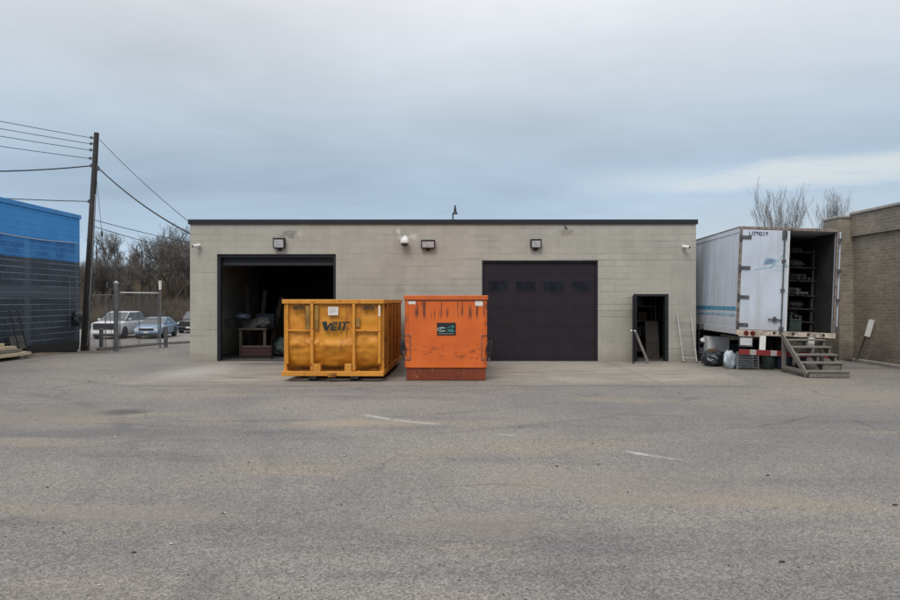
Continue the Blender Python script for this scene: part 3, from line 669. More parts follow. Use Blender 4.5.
e = MB(); e.tube([(.02, -.0145, 1.27), (.10, -.0145, 1.30), (.17, -.0145, 1.335), (.20, -.0145, 1.30), (.13, -.0145, 1.275)], .008, 4); e.box(.035, .20, -.0145, -.0125, 1.185, 1.205); e.box(.035, .17, -.0145, -.0125, 1.225, 1.24); e.build('emblem', TEAL, sg)
e = MB()
for k in range(9): e.box(-.17+k*.04, -.17+k*.04+.027, -.0145, -.0125, 1.125, 1.145)
e.build('print', GREYINK, sg)
for x0, x1, m in ((-.90, -.73, STICK), (.70, .88, STICK)): MB().box(x0, x1, -.004, -.001, 1.80 if x0 > 0 else 1.84, 1.91).build('sticker', m, od)

# ------------------------------------------------------------------ box trailer
def m_trailer():
    M = Mat('dirty_white_panel', .45, spec=.4); v = M.co(); o = M.xyz()
    b = M.mix(M.step(M.noise(v, .7, 6, .6), .35, .7), (.56, .62, .71), (.47, .52, .60))
    b = M.mix(M.math('MULTIPLY', M.step(M.noise(M.co((2.5, 2.5, .25)), 1.4, 5, .6), .5, .7), .45), b, (.40, .41, .42))
    b = M.mix(M.math('MULTIPLY', M.step(o[2], 1.7, 1.05), .5), b, (.38, .37, .36))
    b = M.mix(M.step(M.noise(v, 6, 7, .7), .67, .72), b, (.24, .17, .12))
    M.color(b); M.bump(M.noise(M.co((.6, .6, .6)), 1.3, 3), .25, .06); return M.m
TRW = m_trailer()
def m_stripes(name, a, c, period=.30):
    M = Mat(name, .45); o = M.xyz(); f = M.math('FRACT', M.math('DIVIDE', M.math('ADD', o[0], 20.03), period))
    w = M.step(M.noise(M.co(), 9, 5, .7), .60, .66); b = M.mix(M.math('GREATER_THAN', f, .70), a, c); M.color(M.mix(w, b, (.16, .13, .12))); return M.m
REDWHITE = m_stripes('red_white_tape', (.20, .022, .022), (.36, .33, .31), .55)
tl = thing('box_trailer', 'white box semi-trailer parked beside the grey building, its right rear door swung open', 'trailer', (9.13, 18.6, 0), (0, R(2.25), R(-3.95)))
TL = 13.6; TB, TT = 1.08, 3.9
b = MB(); t = .045
b.box(-1.3, -1.3+t, .05, TL, TB-.1, TT-.02).box(1.3-t, 1.3, .05, TL, TB-.1, TT-.02).box(-1.3+t, 1.3-t, .05, TL, TT-.06, TT-.02).box(-1.3+t, 1.3-t, TL-t, TL, TB, TT-.06)
b.build('body', TRW, tl)
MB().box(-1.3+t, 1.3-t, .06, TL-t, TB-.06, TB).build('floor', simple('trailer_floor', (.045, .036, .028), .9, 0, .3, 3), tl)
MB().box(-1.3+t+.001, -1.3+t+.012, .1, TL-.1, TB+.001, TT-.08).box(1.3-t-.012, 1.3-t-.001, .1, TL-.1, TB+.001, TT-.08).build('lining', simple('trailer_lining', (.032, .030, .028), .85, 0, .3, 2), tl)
MB().box(-1.29, 1.29, .04, .05+TL, TT-.018, TT+.0).build('roof', TRW, tl)
rf = MB(); rf.box(-1.31, -1.255, -.02, .049, TB, TT-.06).box(1.255, 1.31, -.02, .049, TB, TT-.06).box(-1.31, 1.31, -.02, .049, TT-.06, TT+.02); rf.build('rear_frame', simple('rusty_white_frame', (.19, .155, .135), .6, 0, .5, 9), tl, bevel=.006)
RAIL = simple('trailer_rail', (.20, .19, .185), .6, .3, .3, 6)
tr_ = MB(); tr_.box(-1.315, -1.295, .06, TL, TT-.14, TT-.015).box(-1.318, -1.30, .06, TL, TB-.13, TB+.04).box(1.295, 1.318, .06, TL, TB-.13, TB+.04); tr_.build('side_rail', TRW, tl, bevel=.004)
MB().box(-1.32, -1.29, .05, TL, TT-.015, TT+.02).build('roof_edge', RAIL, tl)
ps = MB()
for k in range(1, 22): ps.box(-1.304, -1.3, .05+k*.61, .05+k*.61+.03, TB+.06, TT-.15)
ps.build('panel_seam', TRW, tl)
SB = simple('blue_stripe', (.07, .26, .40), .5, 0, .3, 4); SB2 = simple('faded_blue_stripe', (.26, .42, .56), .5, 0, .3, 4)
MB().box(-1.3075, -1.3065, .12, TL, 1.60, 1.71).build('stripe', SB, tl); MB().box(-1.3075, -1.3065, .12, TL, 1.45, 1.51).build('stripe', SB2, tl)
sl = MB(); sl.box(-1.31, 1.31, -.05, .049, .94, TB-.003); sl.build('sill', simple('rusty_cream_sill', (.42, .36, .30), .6, 0, .5, 7, .2, 20), tl, bevel=.01)
for x in (-.35, .15, .55, .95): MB().box(x, x+.06, -.075, -.05, 1.0, 1.06).build('bump_stop', BLACK, tl)
# left door shut
do = MB(); do.box(-1.25, -.03, -.035, .03, TB+.01, TT-.07); dl = do.build('rear_door', TRW, tl, bevel=.008); dl['label'] = 'closed left rear door with a faded blue wing emblem'
MB().box(-.03, .015, -.02, .03, TB+.01, TT-.07).build('edge_strip', PVC, dl)
for z in (1.22, 1.98, 2.78, 3.62):
    h = MB(); h.box(-1.33, -1.02, -.06, -.036, z-.045, z+.045).cyl((-1.30, -.055, z-.08), (-1.30, -.055, z+.08), .03); h.build('hinge', STEEL, dl)
lr = MB(); lr.cyl((-.14, -.065, TB-.02), (-.14, -.065, TT-.05), .020, n=8)
for z in (TB+.05, 2.2, 3.0, TT-.14): lr.box(-.19, -.09, -.075, -.036, z-.04, z+.04)
lr.box(-.20, -.08, -.08, -.04, TT-.30, TT-.08); lr.box(-.19, -.09, -.09, -.036, TB-.05, TB+.12); lr.build('lock_rod', STEEL, dl)
lh = MB(); lh.bar((-.50, -.075, 1.40), (-.12, -.075, 1.39), .03, .03).box(-.36, -.29, -.09, -.036, 1.33, 1.47).cyl((-.3, -.09, 1.40), (-.3, -.12, 1.40), .03); lh.build('handle', STEEL, dl)
letters('lettering', 'U78018', .165, simple('navy_ink', (.03, .04, .07), .6), dl, (-.83, -.0365, TT-.185), bold=.004, sx=.98)
FADED = simple('faded_blue_ink', (.23, .33, .46), .6, 0, .4, 12); FADET = simple('faded_teal_ink', (.30, .44, .50), .6, 0, .4, 12)
e = MB(); yy = (-.0385, -.0355)
for k in range(5):      # fanned feathers of a wing
    a = .10*k; e.prism_xz([(-.70+.05*k, 2.86+.01*k), (-.62+.07*k, 3.06-.015*k), (-.46+.055*k, 3.08-.01*k), (-.58+.06*k, 2.94)], *yy)
e.build('emblem', FADED, dl)
e = MB(); e.prism_xz([(-.62, 2.80), (-.50, 2.83), (-.22, 3.12), (-.10, 3.22), (-.25, 3.02), (-.44, 2.80)], yy[0]-.001, yy[1]); e.prism_xz([(-.98, 2.70), (-.74, 2.80), (-.52, 2.83), (-.56, 2.79), (-.74, 2.755)], *yy)
e.box(-.46, -.02, *yy, 2.852, 2.868); e.box(-.40, -.06, *yy, 2.745, 2.755); e.prism_xz([(-.12, 2.82), (-.03, 2.82), (-.03, 2.90), (-.10, 2.92)], *yy); e.build('emblem', FADET, dl)
# right door folded right round against the side
do = MB(); do.box(0, .035, .05, 1.27, TB+.01, TT-.05); dr = do.build('rear_door', TRW, tl, (1.355, 0, 0), (0, 0, R(-2.5)), bevel=.008); dr['label'] = 'open right rear door folded back along the trailer side'
for z in (1.22, 1.98, 2.78, 3.62): MB().box(1.29, 1.40, -.05, .05, z-.045, z+.045).build('hinge', STEEL, tl)
lr = MB(); lr.cyl((.06, 1.1, TB), (.06, 1.1, TT-.05), .018, n=8); lr.build('lock_rod', STEEL, dr)
# under the tail
lp = MB(); lp.box(-1.27, -.70, -.075, -.052, .90, 1.075); lpo = lp.build('light_panel', simple('cream_panel', (.45, .37, .29), .6, 0, .3, 6), tl, bevel=.008)
LENS = simple('red_lens', (.10, .006, .008), .3, 0, .1, spec=.5)
for x in (-1.065, -.895): MB().cyl((x, -.10, .995), (x, -.074, .995), .062, .07, n=18).build('tail_light', LENS, lpo)
MB().box(-1.21, -.90, -.06, -.045, .66, .86).build('license_plate', simple('plate', (.50, .52, .52), .5, 0, .15, 20), tl)
MB().box(-1.24, -.87, -.044, -.03, .62, .93).build('plate_bracket', STEEL, tl)
MB().box(-.69, -.53, -.05, -.02, .55, .94).build('guard_post', WHITE, tl); MB().box(.60, .76, -.05, -.02, .55, .94).build('guard_post', WHITE, tl)
MB().box(-1.22, 1.22, -.075, .02, .40, .545).build('rear_guard', REDWHITE, tl, bevel=.008)
fr = MB()
for x in (-.55, .45): fr.box(x, x+.10, .1, TL-.1, .80, 1.015)
for k in range(28): fr.box(-1.25, 1.25, .25+k*.47, .31+k*.47, .90, 1.018)
fr.build('chassis', BLACK, tl)
for y in (3.6, 4.9):
    ax = MB(); ax.cyl((-1.0, y, .5), (1.0, y, .5), .07); ax.build('axle', BLACK, tl)
    for x in (-1.1, -.80, .80, 1.1):
        wy = MB(); wy.lathe([(.28, -.12), (.40, -.13), (.48, -.11), (.5, -.06), (.5, .06), (.48, .11), (.40, .13), (.28, .12)], (x, y, .5), 24, 'X'); wo = wy.build('wheel', RUBBER, tl, smooth=True)
        MB().lathe([(.04, -.05), (.2, -.05), (.279, -.10), (.279, .10), (.2, .05), (.04, .05)], (x, y, .5), 20, 'X').build('rim', STEEL, wo)
for x in (-.9, .82): MB().box(x, x+.10, 10.2, 10.3, .02, .95).build('landing_leg', STEEL, tl)
mt = tl.matrix_basis.copy()
bpy.context.view_layer.update(); TM = tl.matrix_world.copy()
# goods inside the trailer: a board rack along the right wall and what lies on it
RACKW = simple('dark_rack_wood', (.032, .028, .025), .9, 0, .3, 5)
rk = thing('storage_rack', 'timber shelf rack along the right wall inside the open trailer', 'shelf', TM @ Vector((.76, .75, TB)), (0, R(2.25), R(-3.95)))
for x in (-.34, .34):
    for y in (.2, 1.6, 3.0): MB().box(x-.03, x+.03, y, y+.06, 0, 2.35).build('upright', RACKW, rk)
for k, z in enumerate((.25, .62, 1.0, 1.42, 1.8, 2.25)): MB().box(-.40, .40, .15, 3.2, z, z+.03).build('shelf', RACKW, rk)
CLUT = [simple('clutter_grey', (.032, .032, .035), .7, 0, .3, 6), simple('clutter_brown', (.085, .055, .033), .8, 0, .3, 6), simple('clutter_green', (.022, .040, .034), .7, 0, .3, 6), simple('clutter_pale', (.075, .074, .07), .7, 0, .2, 6), simple('clutter_blue', (.016, .024, .042), .6, 0, .2, 6), simple('cardboard', (.065, .046, .032), .85, 0, .2, 5)]
rng = random.Random(3)
def bundle(name, m, label, cat, loc, rot, group, w=.5, n=6):
    b = MB(); r = random.Random(w*99+n)
    for k in range(n):
        x = (k % 3-1)*w/3; z = .045+(k//3)*.085
        b.tube([(x+r.uniform(-.02, .02), y, z+r.uniform(-.01, .02)) for y in (-.45, -.2, .1, .45)], .042, 7)
    b.box(-w/2, w/2, -.12, -.08, .0, .02+.085*((n+2)//3)+.03)
    return tag(b.build(name, m, None, loc, rot), label, cat, group)
for k, z in enumerate((.28, .65, 1.03, 1.45, 1.83, 2.28)):
    loc = TM @ Vector((.76+rng.uniform(-.10, .04), 1.25+rng.uniform(0, .25), TB+z))
    nm = ('lowest', 'second lowest', 'third lowest', 'third highest', 'second highest', 'highest')[k]
    if k in (1, 4):
        sack('slumped_sack', f'slumped sack on the {nm} shelf in the open trailer', 'bag', CLUT[(0, 0, 0, 0, 3)[k]], loc+Vector((0, -.15, .005)), .19, 30+k, (1.3, 1.1, .7), 'sacks on the trailer rack'); continue
    bundle('bundle', CLUT[(0, 1, 3, 0, 3, 2)[k]], f'strapped bundle of pipes on the {nm} shelf in the open trailer', 'bundle', loc, (0, R(2.25), R(rng.uniform(-22, 14))), 'bundles on the trailer rack', .34+.05*((k*3) % 5), (7, 6, 4, 5, 6, 3)[k])
for k, (x, y, z, sx, sy, sz, m, lab) in enumerate(((.15, 2.3, 0, .7, .8, .9, 5, 'cardboard box on the trailer floor deep inside'), (-.6, 3.2, 0, .8, .8, 1.3, 1, 'brown crate standing deep inside the trailer'), (.42, .35, 0, .34, .30, .34, 2, 'green tote on the trailer floor beside the rack'))):
    o = thing('storage_box', lab, 'box', TM @ Vector((x, y, TB+.002)), (0, R(2.25), R(-3.95+4*k)))
    MB().box(-sx/2, sx/2, 0, sy, 0, sz-.05).build('body', CLUT[m], o, bevel=.01); MB().box(-sx/2-.01, sx/2+.01, -.01, sy+.01, sz-.049, sz).build('lid', CLUT[m], o, bevel=.01)

# ------------------------------------------------------------------ timber steps at the trailer
st = thing('wooden_steps', 'weathered grey timber steps leading up to the open trailer', 'steps', (9.42, 16.9, 0), (0, 0, R(-3)))
SW = .98
tops = [(.17, .0), (.36, .30), (.54, .60), (.72, .90), (.89, 1.20)]
for i, (z, y) in enumerate(tops):
    b = MB(); b.box(-SW/2-.02, SW/2+.02, y-.03, y+.14, z-.038, z).box(-SW/2-.02, SW/2+.02, y+.15, y+.31, z-.038, z); b.build('tread', WOODGREY, st, bevel=.005)
MB().box(-SW/2, SW/2, -.01, .03, .012, .13).build('riser', WOODGREY, st, bevel=.005)
for x in (-SW/2+.01, SW/2-.05, 0):
    b = MB(); poly = [(.04, .012), (.30, .012)]
    b.prism_yz([(.04, .012), (.24, .012), (1.50, .80), (1.50, .85), (1.20, .85), (1.20, .68), (.90, .68), (.90, .50), (.60, .50), (.60, .32), (.30, .32), (.30, .131), (.04, .131)], x, x+.04); b.build('stringer', WOODGREY, st)
MB().bar((-SW/2-.045, .0, .06), (-SW/2-.045, 1.45, 1.0), .04, .14, (0, -.6, 1)).build('side_board', WOODGREY, st, bevel=.004)
for x in (-SW/2-.05, SW/2-.04):
    MB().box(x, x+.09, 1.36, 1.45, .012, .845 if x > 0 else .93).build('post', WOODGREY, st, bevel=.004)
MB().box(-SW/2-.09, -SW/2-.05, .12, 1.36, .10, .19).build('brace', WOODGREY, st, bevel=.004)
b = MB(); b.box(.05, .42, .305, .325, .18, .31); b.build('back_board', WOODGREY, st)

# ------------------------------------------------------------------ what is stowed under and beside the trailer
rk = thing('grille_rack', 'grey wire shelf rack lying under the tail lights of the trailer', 'rack', (8.30, 18.95, 0), (0, 0, R(-4)))
for x in (-.30, .27):
    for y in (0, .4): MB().box(x, x+.035, y, y+.035, .005, .50).build('upright', GALV, rk)
for z in (.06, .13, .20, .27, .34, .41): 
    for y in (.004, .405): MB().box(-.265, .27, y, y+.026, z, z+.022).build('rail', GALV, rk)
def tub(name, label, m, loc, r, h, group=None, rim=True):
    o = thing(name, label, 'bin', loc, (0, 0, rng.uniform(0, 3)), group)
    MB().lathe([(r*.82, .004), (r*.86, .02), (r, h), (r*.95, h), (r*.80, .04), (.01, .035)], (0, 0, 0), 20).build('body', m, o, smooth=False)
    MB().lathe([(r*1.0, h-.04), (r*1.07, h-.035), (r*1.07, h+.01), (r*.96, h+.01)], (0, 0, 0), 20).build('rim', m, o); return o
tub('bin', 'dark green round bin under the red and white trailer guard', CLUT[2], (8.96, 19.15, 0), .19, .40)
tub('bin', 'dark blue round bin between the green bin and the timber steps', CLUT[4], (9.42, 19.2, 0), .24, .38)
# clear bag: crumpled
CLEARBAG = simple('cloudy_plastic', (.36, .41, .45), .3, 0, .4, 5, .4, 12, spec=.5)
BAG = simple('black_bag', (.016, .019, .024), .28, 0, .3, 6, .5, 10, spec=.5); BAG2 = simple('slate_tarpaulin', (.035, .045, .06), .5, 0, .3, 6, .5, 10)
sack('plastic_sack', 'cloudy pale plastic sack beside the wire shelf rack under the trailer', 'bag', CLEARBAG, (7.92, 19.25, .004), .20, 5, (.85, .85, 1.45))
sack('rubbish_bag', 'black rubbish bag slumped under the trailer left of the pale sack', 'bag', BAG, (7.72, 19.95, .004), .27, 1, (1.05, 1, .85))
sack('tarpaulin', 'slate blue bundled tarpaulin beside the building corner under the trailer', 'tarpaulin', BAG2, (7.98, 20.55, .004), .30, 2, (1.2, 1, .8))
sack('burlap_sack', 'brown sack lying on the dark bundle beside the building corner', 'bag', CLUT[1], (7.93, 20.55, .30), .16, 3, (1.3, 1, .6))
pn = thing('appliance_panel', 'plain pale grey cabinet standing under the trailer side', 'cabinet', (8.38, 21.2, 0), (0, 0, R(-4)))
MB().box(-.33, .33, 0, .5, .04, .80).build('body', PVC, pn, bevel=.015); MB().box(-.30, .30, .03, .47, .004, .04).build('plinth', BLACK, pn); MB().box(-.325, .325, -.012, -.001, .42, .79).build('door', PVC, pn, bevel=.006)
cb = thing('storage_box', 'low dark grey box right of the pale cabinet under the trailer', 'box', (8.98, 21.1, 0), (0, 0, R(3)))
MB().box(-.22, .22, 0, .4, .005, .55).build('body', CLUT[4], cb, bevel=.01); MB().box(-.23, .23, -.01, .41, .551, .59).build('lid', CLUT[4], cb, bevel=.01)
ct = thing('scrap_cart', 'tall black cart of scrap at the right corner of the grey building', 'cart', (8.08, 21.6, 0))
for x in (-.18, .15):
    for y in (0, .4): MB().box(x, x+.03, y, y+.03, .12, 1.05).build('upright', BLACK, ct)
for z in (.14, .55, 1.0): MB().box(-.2, .2, -.02, .45, z, z+.03).build('shelf', BLACK, ct)
for x in (-.16, .16):
    for y in (.04, .38): MB().cyl((x-.02, y, .065), (x+.02, y, .065), .06).build('wheel', RUBBER, ct)
sack('rag_bundle', 'white rag bundle on the middle shelf of the black cart', 'rag', WHITE, (8.10, 21.68, .582), .10, 7, (1.2, 1, .9))
sack('rag_bundle', 'dark rag bundle on the lowest shelf of the black cart', 'rag', BAG2, (8.08, 21.72, .175), .17, 8, (1, 1, .9))
tb = thing('storage_box', 'pale box on the top shelf of the black cart', 'box', (8.06, 21.7, 1.032)); MB().box(-.12, .12, -.1, .2, 0, .12).build('body', CLUT[3], tb, bevel=.006); MB().box(-.125, .125, -.105, .205, .121, .14).build('lid', CLUT[3], tb)

# ladder on the wall right of the doorway
DULLALU = simple('dull_aluminium', (.42, .42, .41), .5, .2, .15, 8)
la = thing('ladder', 'short aluminium ladder leaning tilted on the wall between the doorway and the building corner', 'ladder')
for (a, b_) in (((683.5, 361.8, 21.05), (676.9, 312.5, 21.39)), ((697, 363.2, 20.98), (690.3, 312, 21.39))):
    MB().bar(at(*a), at(*b_), .036, .022, (0, 1, 0)).build('rail', DULLALU, la)
for t in (.09, .26, .45, .64, .83):
    p = at(683.5, 361.8, 21.05).lerp(at(676.9, 312.5, 21.39), t); q = at(697, 363.2, 20.98).lerp(at(690.3, 312, 21.39), t)
    MB().cyl(p, q, .010, n=8).build('rung', DULLALU, la)
for a in ((683.5, 361.8, 21.05), (697, 363.2, 20.98)):
    p = at(*a); MB().box(p.x-.03, p.x+.03, p.y-.03, p.y+.03, .006, max(.03, p.z)).build('foot', RUBBER, la)
pb = MB().bar((5.68, 20.84, .97), (6.04, 20.72, .02), .075, .03, (0, 1, 0)); tag(pb.build('prop_bar', simple('prop_wood', (.15, .14, .125), .7, 0, .2, 8)), 'grey bar propped against the open service door', 'bar')

# ------------------------------------------------------------------ fittings on the facade
def floodlight(label, px, py, w, h):
    p = at(px, py, BY); o = thing('floodlight', label, 'light', (p.x, BY, p.z), (0, 0, 0), 'floodlights on the grey facade')
    b = MB(); b.prism_yz([(-.004, -h/2+.03), (-.004, h/2), (-.20, h/2), (-.15, -h/2)], -w/2, w/2); b.build('housing', BLACK, o, bevel=.01)
    nrm = Vector((-.20+.15, 0, 0))
    l = MB(); e = .035; f = lambda z: -.15-.05*(z+h/2)/h-.004
    l.add([(-w/2+e, f(-h/2+e), -h/2+e), (w/2-e, f(-h/2+e), -h/2+e), (w/2-e, f(h/2-e*1.6), h/2-e*1.6), (-w/2+e, f(h/2-e*1.6), h/2-e*1.6)], [(0, 1, 2, 3)]); l.build('lens', simple('lens_'+str(round(px)), (.45, .45, .47), .2, 0, .2, 12, spec=.6), o)
    MB().box(-.06, .06, -.03, -.002, -h/2-.07, -h/2+.02).build('bracket', BLACK, o)
    return o
floodlight('small black floodlight above the open garage bay', 280, 243.5, .36, .33)
floodlight('widest black floodlight, on the wall above the orange container', 428.2, 244.5, .44, .27)
floodlight('black floodlight above the closed brown garage door', 535.5, 244, .34, .29)
dm = thing('dome_camera', 'white dome camera hanging from a bracket above the yellow dumpster', 'camera', at(405, 240, BY))
MB().cyl((0, -.003, .07), (0, -.05, .07), .07, n=16).tube([(0, -.04, .07), (0, -.14, .09), (0, -.19, .06)], .03, 8).build('bracket', WHITE, dm)
MB().lathe([(.03, .07), (.10, .05), (.135, -.04), (.135, -.11), (.12, -.12)], (0, -.19, 0), 20).build('housing', WHITE, dm)
MB().lathe([(.118, -.12), (.105, -.17), (.07, -.205), (.02, -.22)], (0, -.19, 0), 20).build('dome', GLASS_DARK, dm, smooth=True)
for px, py, lab in ((198.5, 246, 'small white bullet camera at the left end of the grey facade'), (684, 247, 'small white bullet camera at the right end of the grey facade')):
    p = at(px, py, BY); o = thing('bullet_camera', lab, 'camera', p, (0, 0, 0), 'bullet cameras on the facade'); s = 1 if px < 400 else -1
    MB().cyl((0, -.002, 0), (0, -.03, 0), .055, n=14).tube([(0, -.02, 0), (0, -.07, 0), (s*.01, -.10, .01)], .018, 8).build('bracket', WHITE, o)
    MB().cyl((s*.06, -.06, .02), (-s*.08, -.26, -.03), .048, n=14).build('housing', WHITE, o); MB().cyl((-s*.08, -.26, -.03), (-s*.083, -.265, -.031), .035, n=14).build('lens', GLASS_DARK, o)
cd = MB(); cd.tube([(3.62, BY-.02, 4.32), (3.62, BY-.02, 4.24), (3.70, BY-.02, 4.20)], .02); tag(cd.build('conduit', STEEL), 'short dark conduit stub under the coping above the brown garage door', 'conduit')

# ------------------------------------------------------------------ inside the open bay
wb = thing('workbench', 'wooden workbench inside the open garage bay', 'workbench', (-7.05, 22.6, .012), (0, 0, R(0)))
MB().box(0, .95, 0, 2.2, .93, .99).build('top', WOODMID, wb, bevel=.006)
for x in (.03, .83):
    for y in (.04, 2.07): MB().box(x, x+.09, y, y+.09, 0, .93).build('leg', WOODMID, wb)
MB().box(.03, .92, .1, 2.1, .28, .32).build('shelf', WOODMID, wb)
tc = thing('tool_chest', 'red tool chest on the floor of the open garage bay', 'tool chest', (-6.85, 22.3, .012))
MB().box(0, 1.0, 0, .26, .06, .42).build('body', RED, tc, bevel=.01)
for z in (.10, .21, .32): MB().box(.04, .96, -.014, -.001, z, z+.085).build('drawer', RED, tc, bevel=.004)
MB().box(.02, .98, .02, .24, .0, .06).build('plinth', BLACK, tc)
for k, (x, y, z, sx, sy, sz, m, lab) in enumerate(((-6.95, 22.75, 1.004, .5, .5, .28, 0, 'grey case on the workbench in the garage bay'), (-6.7, 23.5, 1.004, .6, .6, .45, 4, 'blue case at the back of the workbench'), (-5.5, 24.2, .012, .8, .7, .7, 1, 'brown crate on the garage floor behind the workbench'),
                                         (-4.6, 24.8, .012, .9, .8, 1.5, 4, 'tall dark cabinet-like box deep in the garage bay'), (-5.6, 26.2, .012, 1.2, .9, 1.1, 5, 'large cardboard box deep in the garage bay'), (-5.3, 24.3, .715, .5, .45, .35, 3, 'pale box stacked on the brown garage crate'), (-6.6, 25.6, .012, .9, .9, 1.7, 2, 'green upright crate at the left of the garage bay'))):
    o = thing('storage_box', lab, 'box', (x, y, z), (0, 0, R((k*37) % 20-8)))
    MB().box(0, sx, 0, sy, 0, sz-.05).build('body', CLUT[m], o, bevel=.01); MB().box(-.008, sx+.008, -.008, sy+.008, sz-.049, sz).build('lid', CLUT[m], o, bevel=.006)
tire = thing('spare_tyre', 'black tyre leaning among the boxes in the garage bay', 'tyre', (-5.9, 23.6, .33), (0, R(12), R(70)))
MB().lathe([(.19, -.09), (.28, -.1), (.32, -.07), (.33, 0), (.32, .07), (.28, .1), (.19, .09)], (0, 0, 0), 24, 'X').build('tread', RUBBER, tire, smooth=True); MB().lathe([(.03, -.03), (.189, -.07), (.189, .07), (.03, .03)], (0, 0, 0), 20, 'X').build('rim', GALV, tire)
sr = thing('storage_rack', 'dark metal shelf rack inside the service doorway', 'shelf', (6.05, 22.9, .012))
for x in (0, .85):
    for y in (0, .5): MB().box(x, x+.04, y, y+.04, 0, 2.1).build('upright', STEEL, sr)
for z in (.2, .7, 1.2, 1.7): MB().box(0, .89, 0, .54, z, z+.03).build('shelf', STEEL, sr)
for k, (x, z, m) in enumerate(((.1, .232, 1), (.5, .232, 5), (.1, .732, 3), (.45, .732, 0), (.3, 1.232, 5), (.15, 1.732, 4))):
    lab = ('brown carton on the lowest shelf inside the service doorway, left one', 'cardboard carton on the lowest shelf inside the service doorway, right one', 'pale carton on the second shelf inside the service doorway', 'grey carton on the second shelf inside the service doorway', 'cardboard carton on the third shelf inside the service doorway', 'blue carton on the top shelf inside the service doorway')[k]
    b = MB(); b.box(0, .30, 0, .4, 0, .27).box(-.004, .304, -.004, .404, .27, .30); b.box(.05, .12, -.003, .0, .1, .18); tag(b.build('carton', CLUT[m], None, (6.05+x, 22.95, .012+z)), lab, 'carton', 'cartons in the service doorway')
bp = MB(); bp.box(0, .42, 0, .04, 0, 1.25); bp.box(.0, .42, -.012, -.001, .56, .64); tag(bp.build('plywood_offcut', simple('dark_plywood', (.024, .017, .013), .8, 0, .25, 4), None, (6.36, 22.0, .012), (R(-8), 0, 0)), 'brown plywood offcut leaning inside the service doorway', 'board')

# irregular heap in the open bay and round the trailer's tail
for (x, y, z, r, sd, sq, m, lab) in ((-6.3, 22.9, 1.004, .26, 41, (1.2, .9, .8), CLUT[0], 'dark rag heap on the right end of the workbench in the garage bay'), (-6.9, 22.6, 1.29, .2, 42, (1.4, .9, .6), CLUT[4], 'dark cloth thrown over the grey case on the workbench'),
                                     (-5.55, 23.3, .012, .42, 43, (1.2, 1, .9), CLUT[2], 'dark heap of covers on the garage floor right of the workbench'), (-5.0, 23.9, .012, .36, 44, (1, 1, 1.5), BAG, 'black rubbish bag on the garage floor behind the yellow dumpster'), (-5.35, 25.0, .012, .5, 45, (1, 1, 2.2), CLUT[4], 'tall tarpaulin-covered heap in the garage bay')):
    sack('covered_heap', lab, 'heap', m, (x, y, z), r, sd, sq)
for k, (x, y, a, b_) in enumerate(((-7.0, 23.9, 8, -6), (-6.75, 24.0, 6, 4), (-6.4, 24.1, 9, 10))):
    lab = ('leftmost long board standing upright in the garage bay', 'middle long board standing upright in the garage bay', 'rightmost long board leaning tilted in the garage bay')[k]
    tag(MB().box(-.07, .07, -.02, .02, 0, 2.5-.2*k).build('upright_board', (WOODMID, CLUT[5], CLUT[1])[k], None, (x, y, .014), (R(-a), R(b_), 0)), lab, 'board', 'boards standing in the garage bay')
hs = MB(); hs.tube([(.17*math.cos(t)*(1+.03*math.sin(t*3.1)), .17*math.sin(t), .02+.012*t) for t in [k*.35 for k in range(64)]], .016, 6); tag(hs.build('hose_coil', BLACK, None, (-7.28, 22.5, 1.01)), 'black hose coil on the left end of the workbench', 'hose')
tub('bucket', 'grey bucket standing between the black bag and the pale sack under the trailer', CLUT[3], (8.12, 19.75, .002), .14, .34)
tub('bucket', 'dark blue bucket under the timber steps beside the trailer', CLUT[4], (9.75, 18.9, .002), .15, .36)
cr = thing('milk_crate', 'dark crate lying under the trailer behind the wire shelf rack', 'crate', (8.45, 19.6, .002), (0, 0, R(12)))
for z in (.0, .12, .24): MB().box(-.17, .17, -.17, .17, z, z+.03).build('slat', CLUT[4], cr)
for x in (-.165, .145):
    for y in (-.165, .145): MB().box(x, x+.02, y, y+.02, .03, .29).build('corner', CLUT[4], cr)
for k, (x, y, rz, m) in enumerate(((8.9, 20.2, 12, WOODGREY), (9.1, 20.4, -6, WOODMID))):
    tag(MB().box(-.8, .8, -.07, .07, 0, .04).build('loose_plank', m, None, (x, y, .004+.045*k), (0, 0, R(rz))), ('grey plank lying flat under the trailer', 'brown plank lying across the grey plank under the trailer')[k], 'plank')
# ------------------------------------------------------------------ utility poles and lines
def utility_pole(loc, label):
    t = thing('utility_pole', label, 'pole', loc, (R(0), R(3.2), 0), 'utility poles')
    MB().tube([(0, 0, -.3), (0, 0, 2.5), (0, 0, 5.5), (0, 0, 8.35)], [.145, .132, .112, .090], 14).build('pole', POLEWOOD, t, smooth=False)
    for z in (8.15, 7.92, 7.68, 7.36): 
        b = MB(); b.tube([(-.08, 0, z), (-.17, 0, z)], .022, 6).lathe([(.02, -.05), (.05, -.04), (.03, 0), (.05, .04), (.02, .05)], (-.19, 0, z), 10); b.build('insulator', STEEL, t)
    b = MB(); b.box(.09, .17, -.03, .03, 6.9, 7.08).box(-.17, -.09, -.03, .03, 7.02, 7.15).box(-.18, -.12, -.03, .03, 5.65, 5.78); b.build('clamp', STEEL, t)
    MB().tube([(.13, -.05, .2), (.12, -.05, 3.0), (.11, -.04, 6.0)], .022, 8).build('riser_pipe', GALV, t)
    return t
PB = Vector((-13.98, 26.0, gh(-13.98, 26)))
up = utility_pole(PB, 'dark leaning timber utility pole at the end of the blue building')
up2 = copy_tree(up, (-24.6, 8.2, .2), None, 'far left timber utility pole behind the blue building, outside the picture')
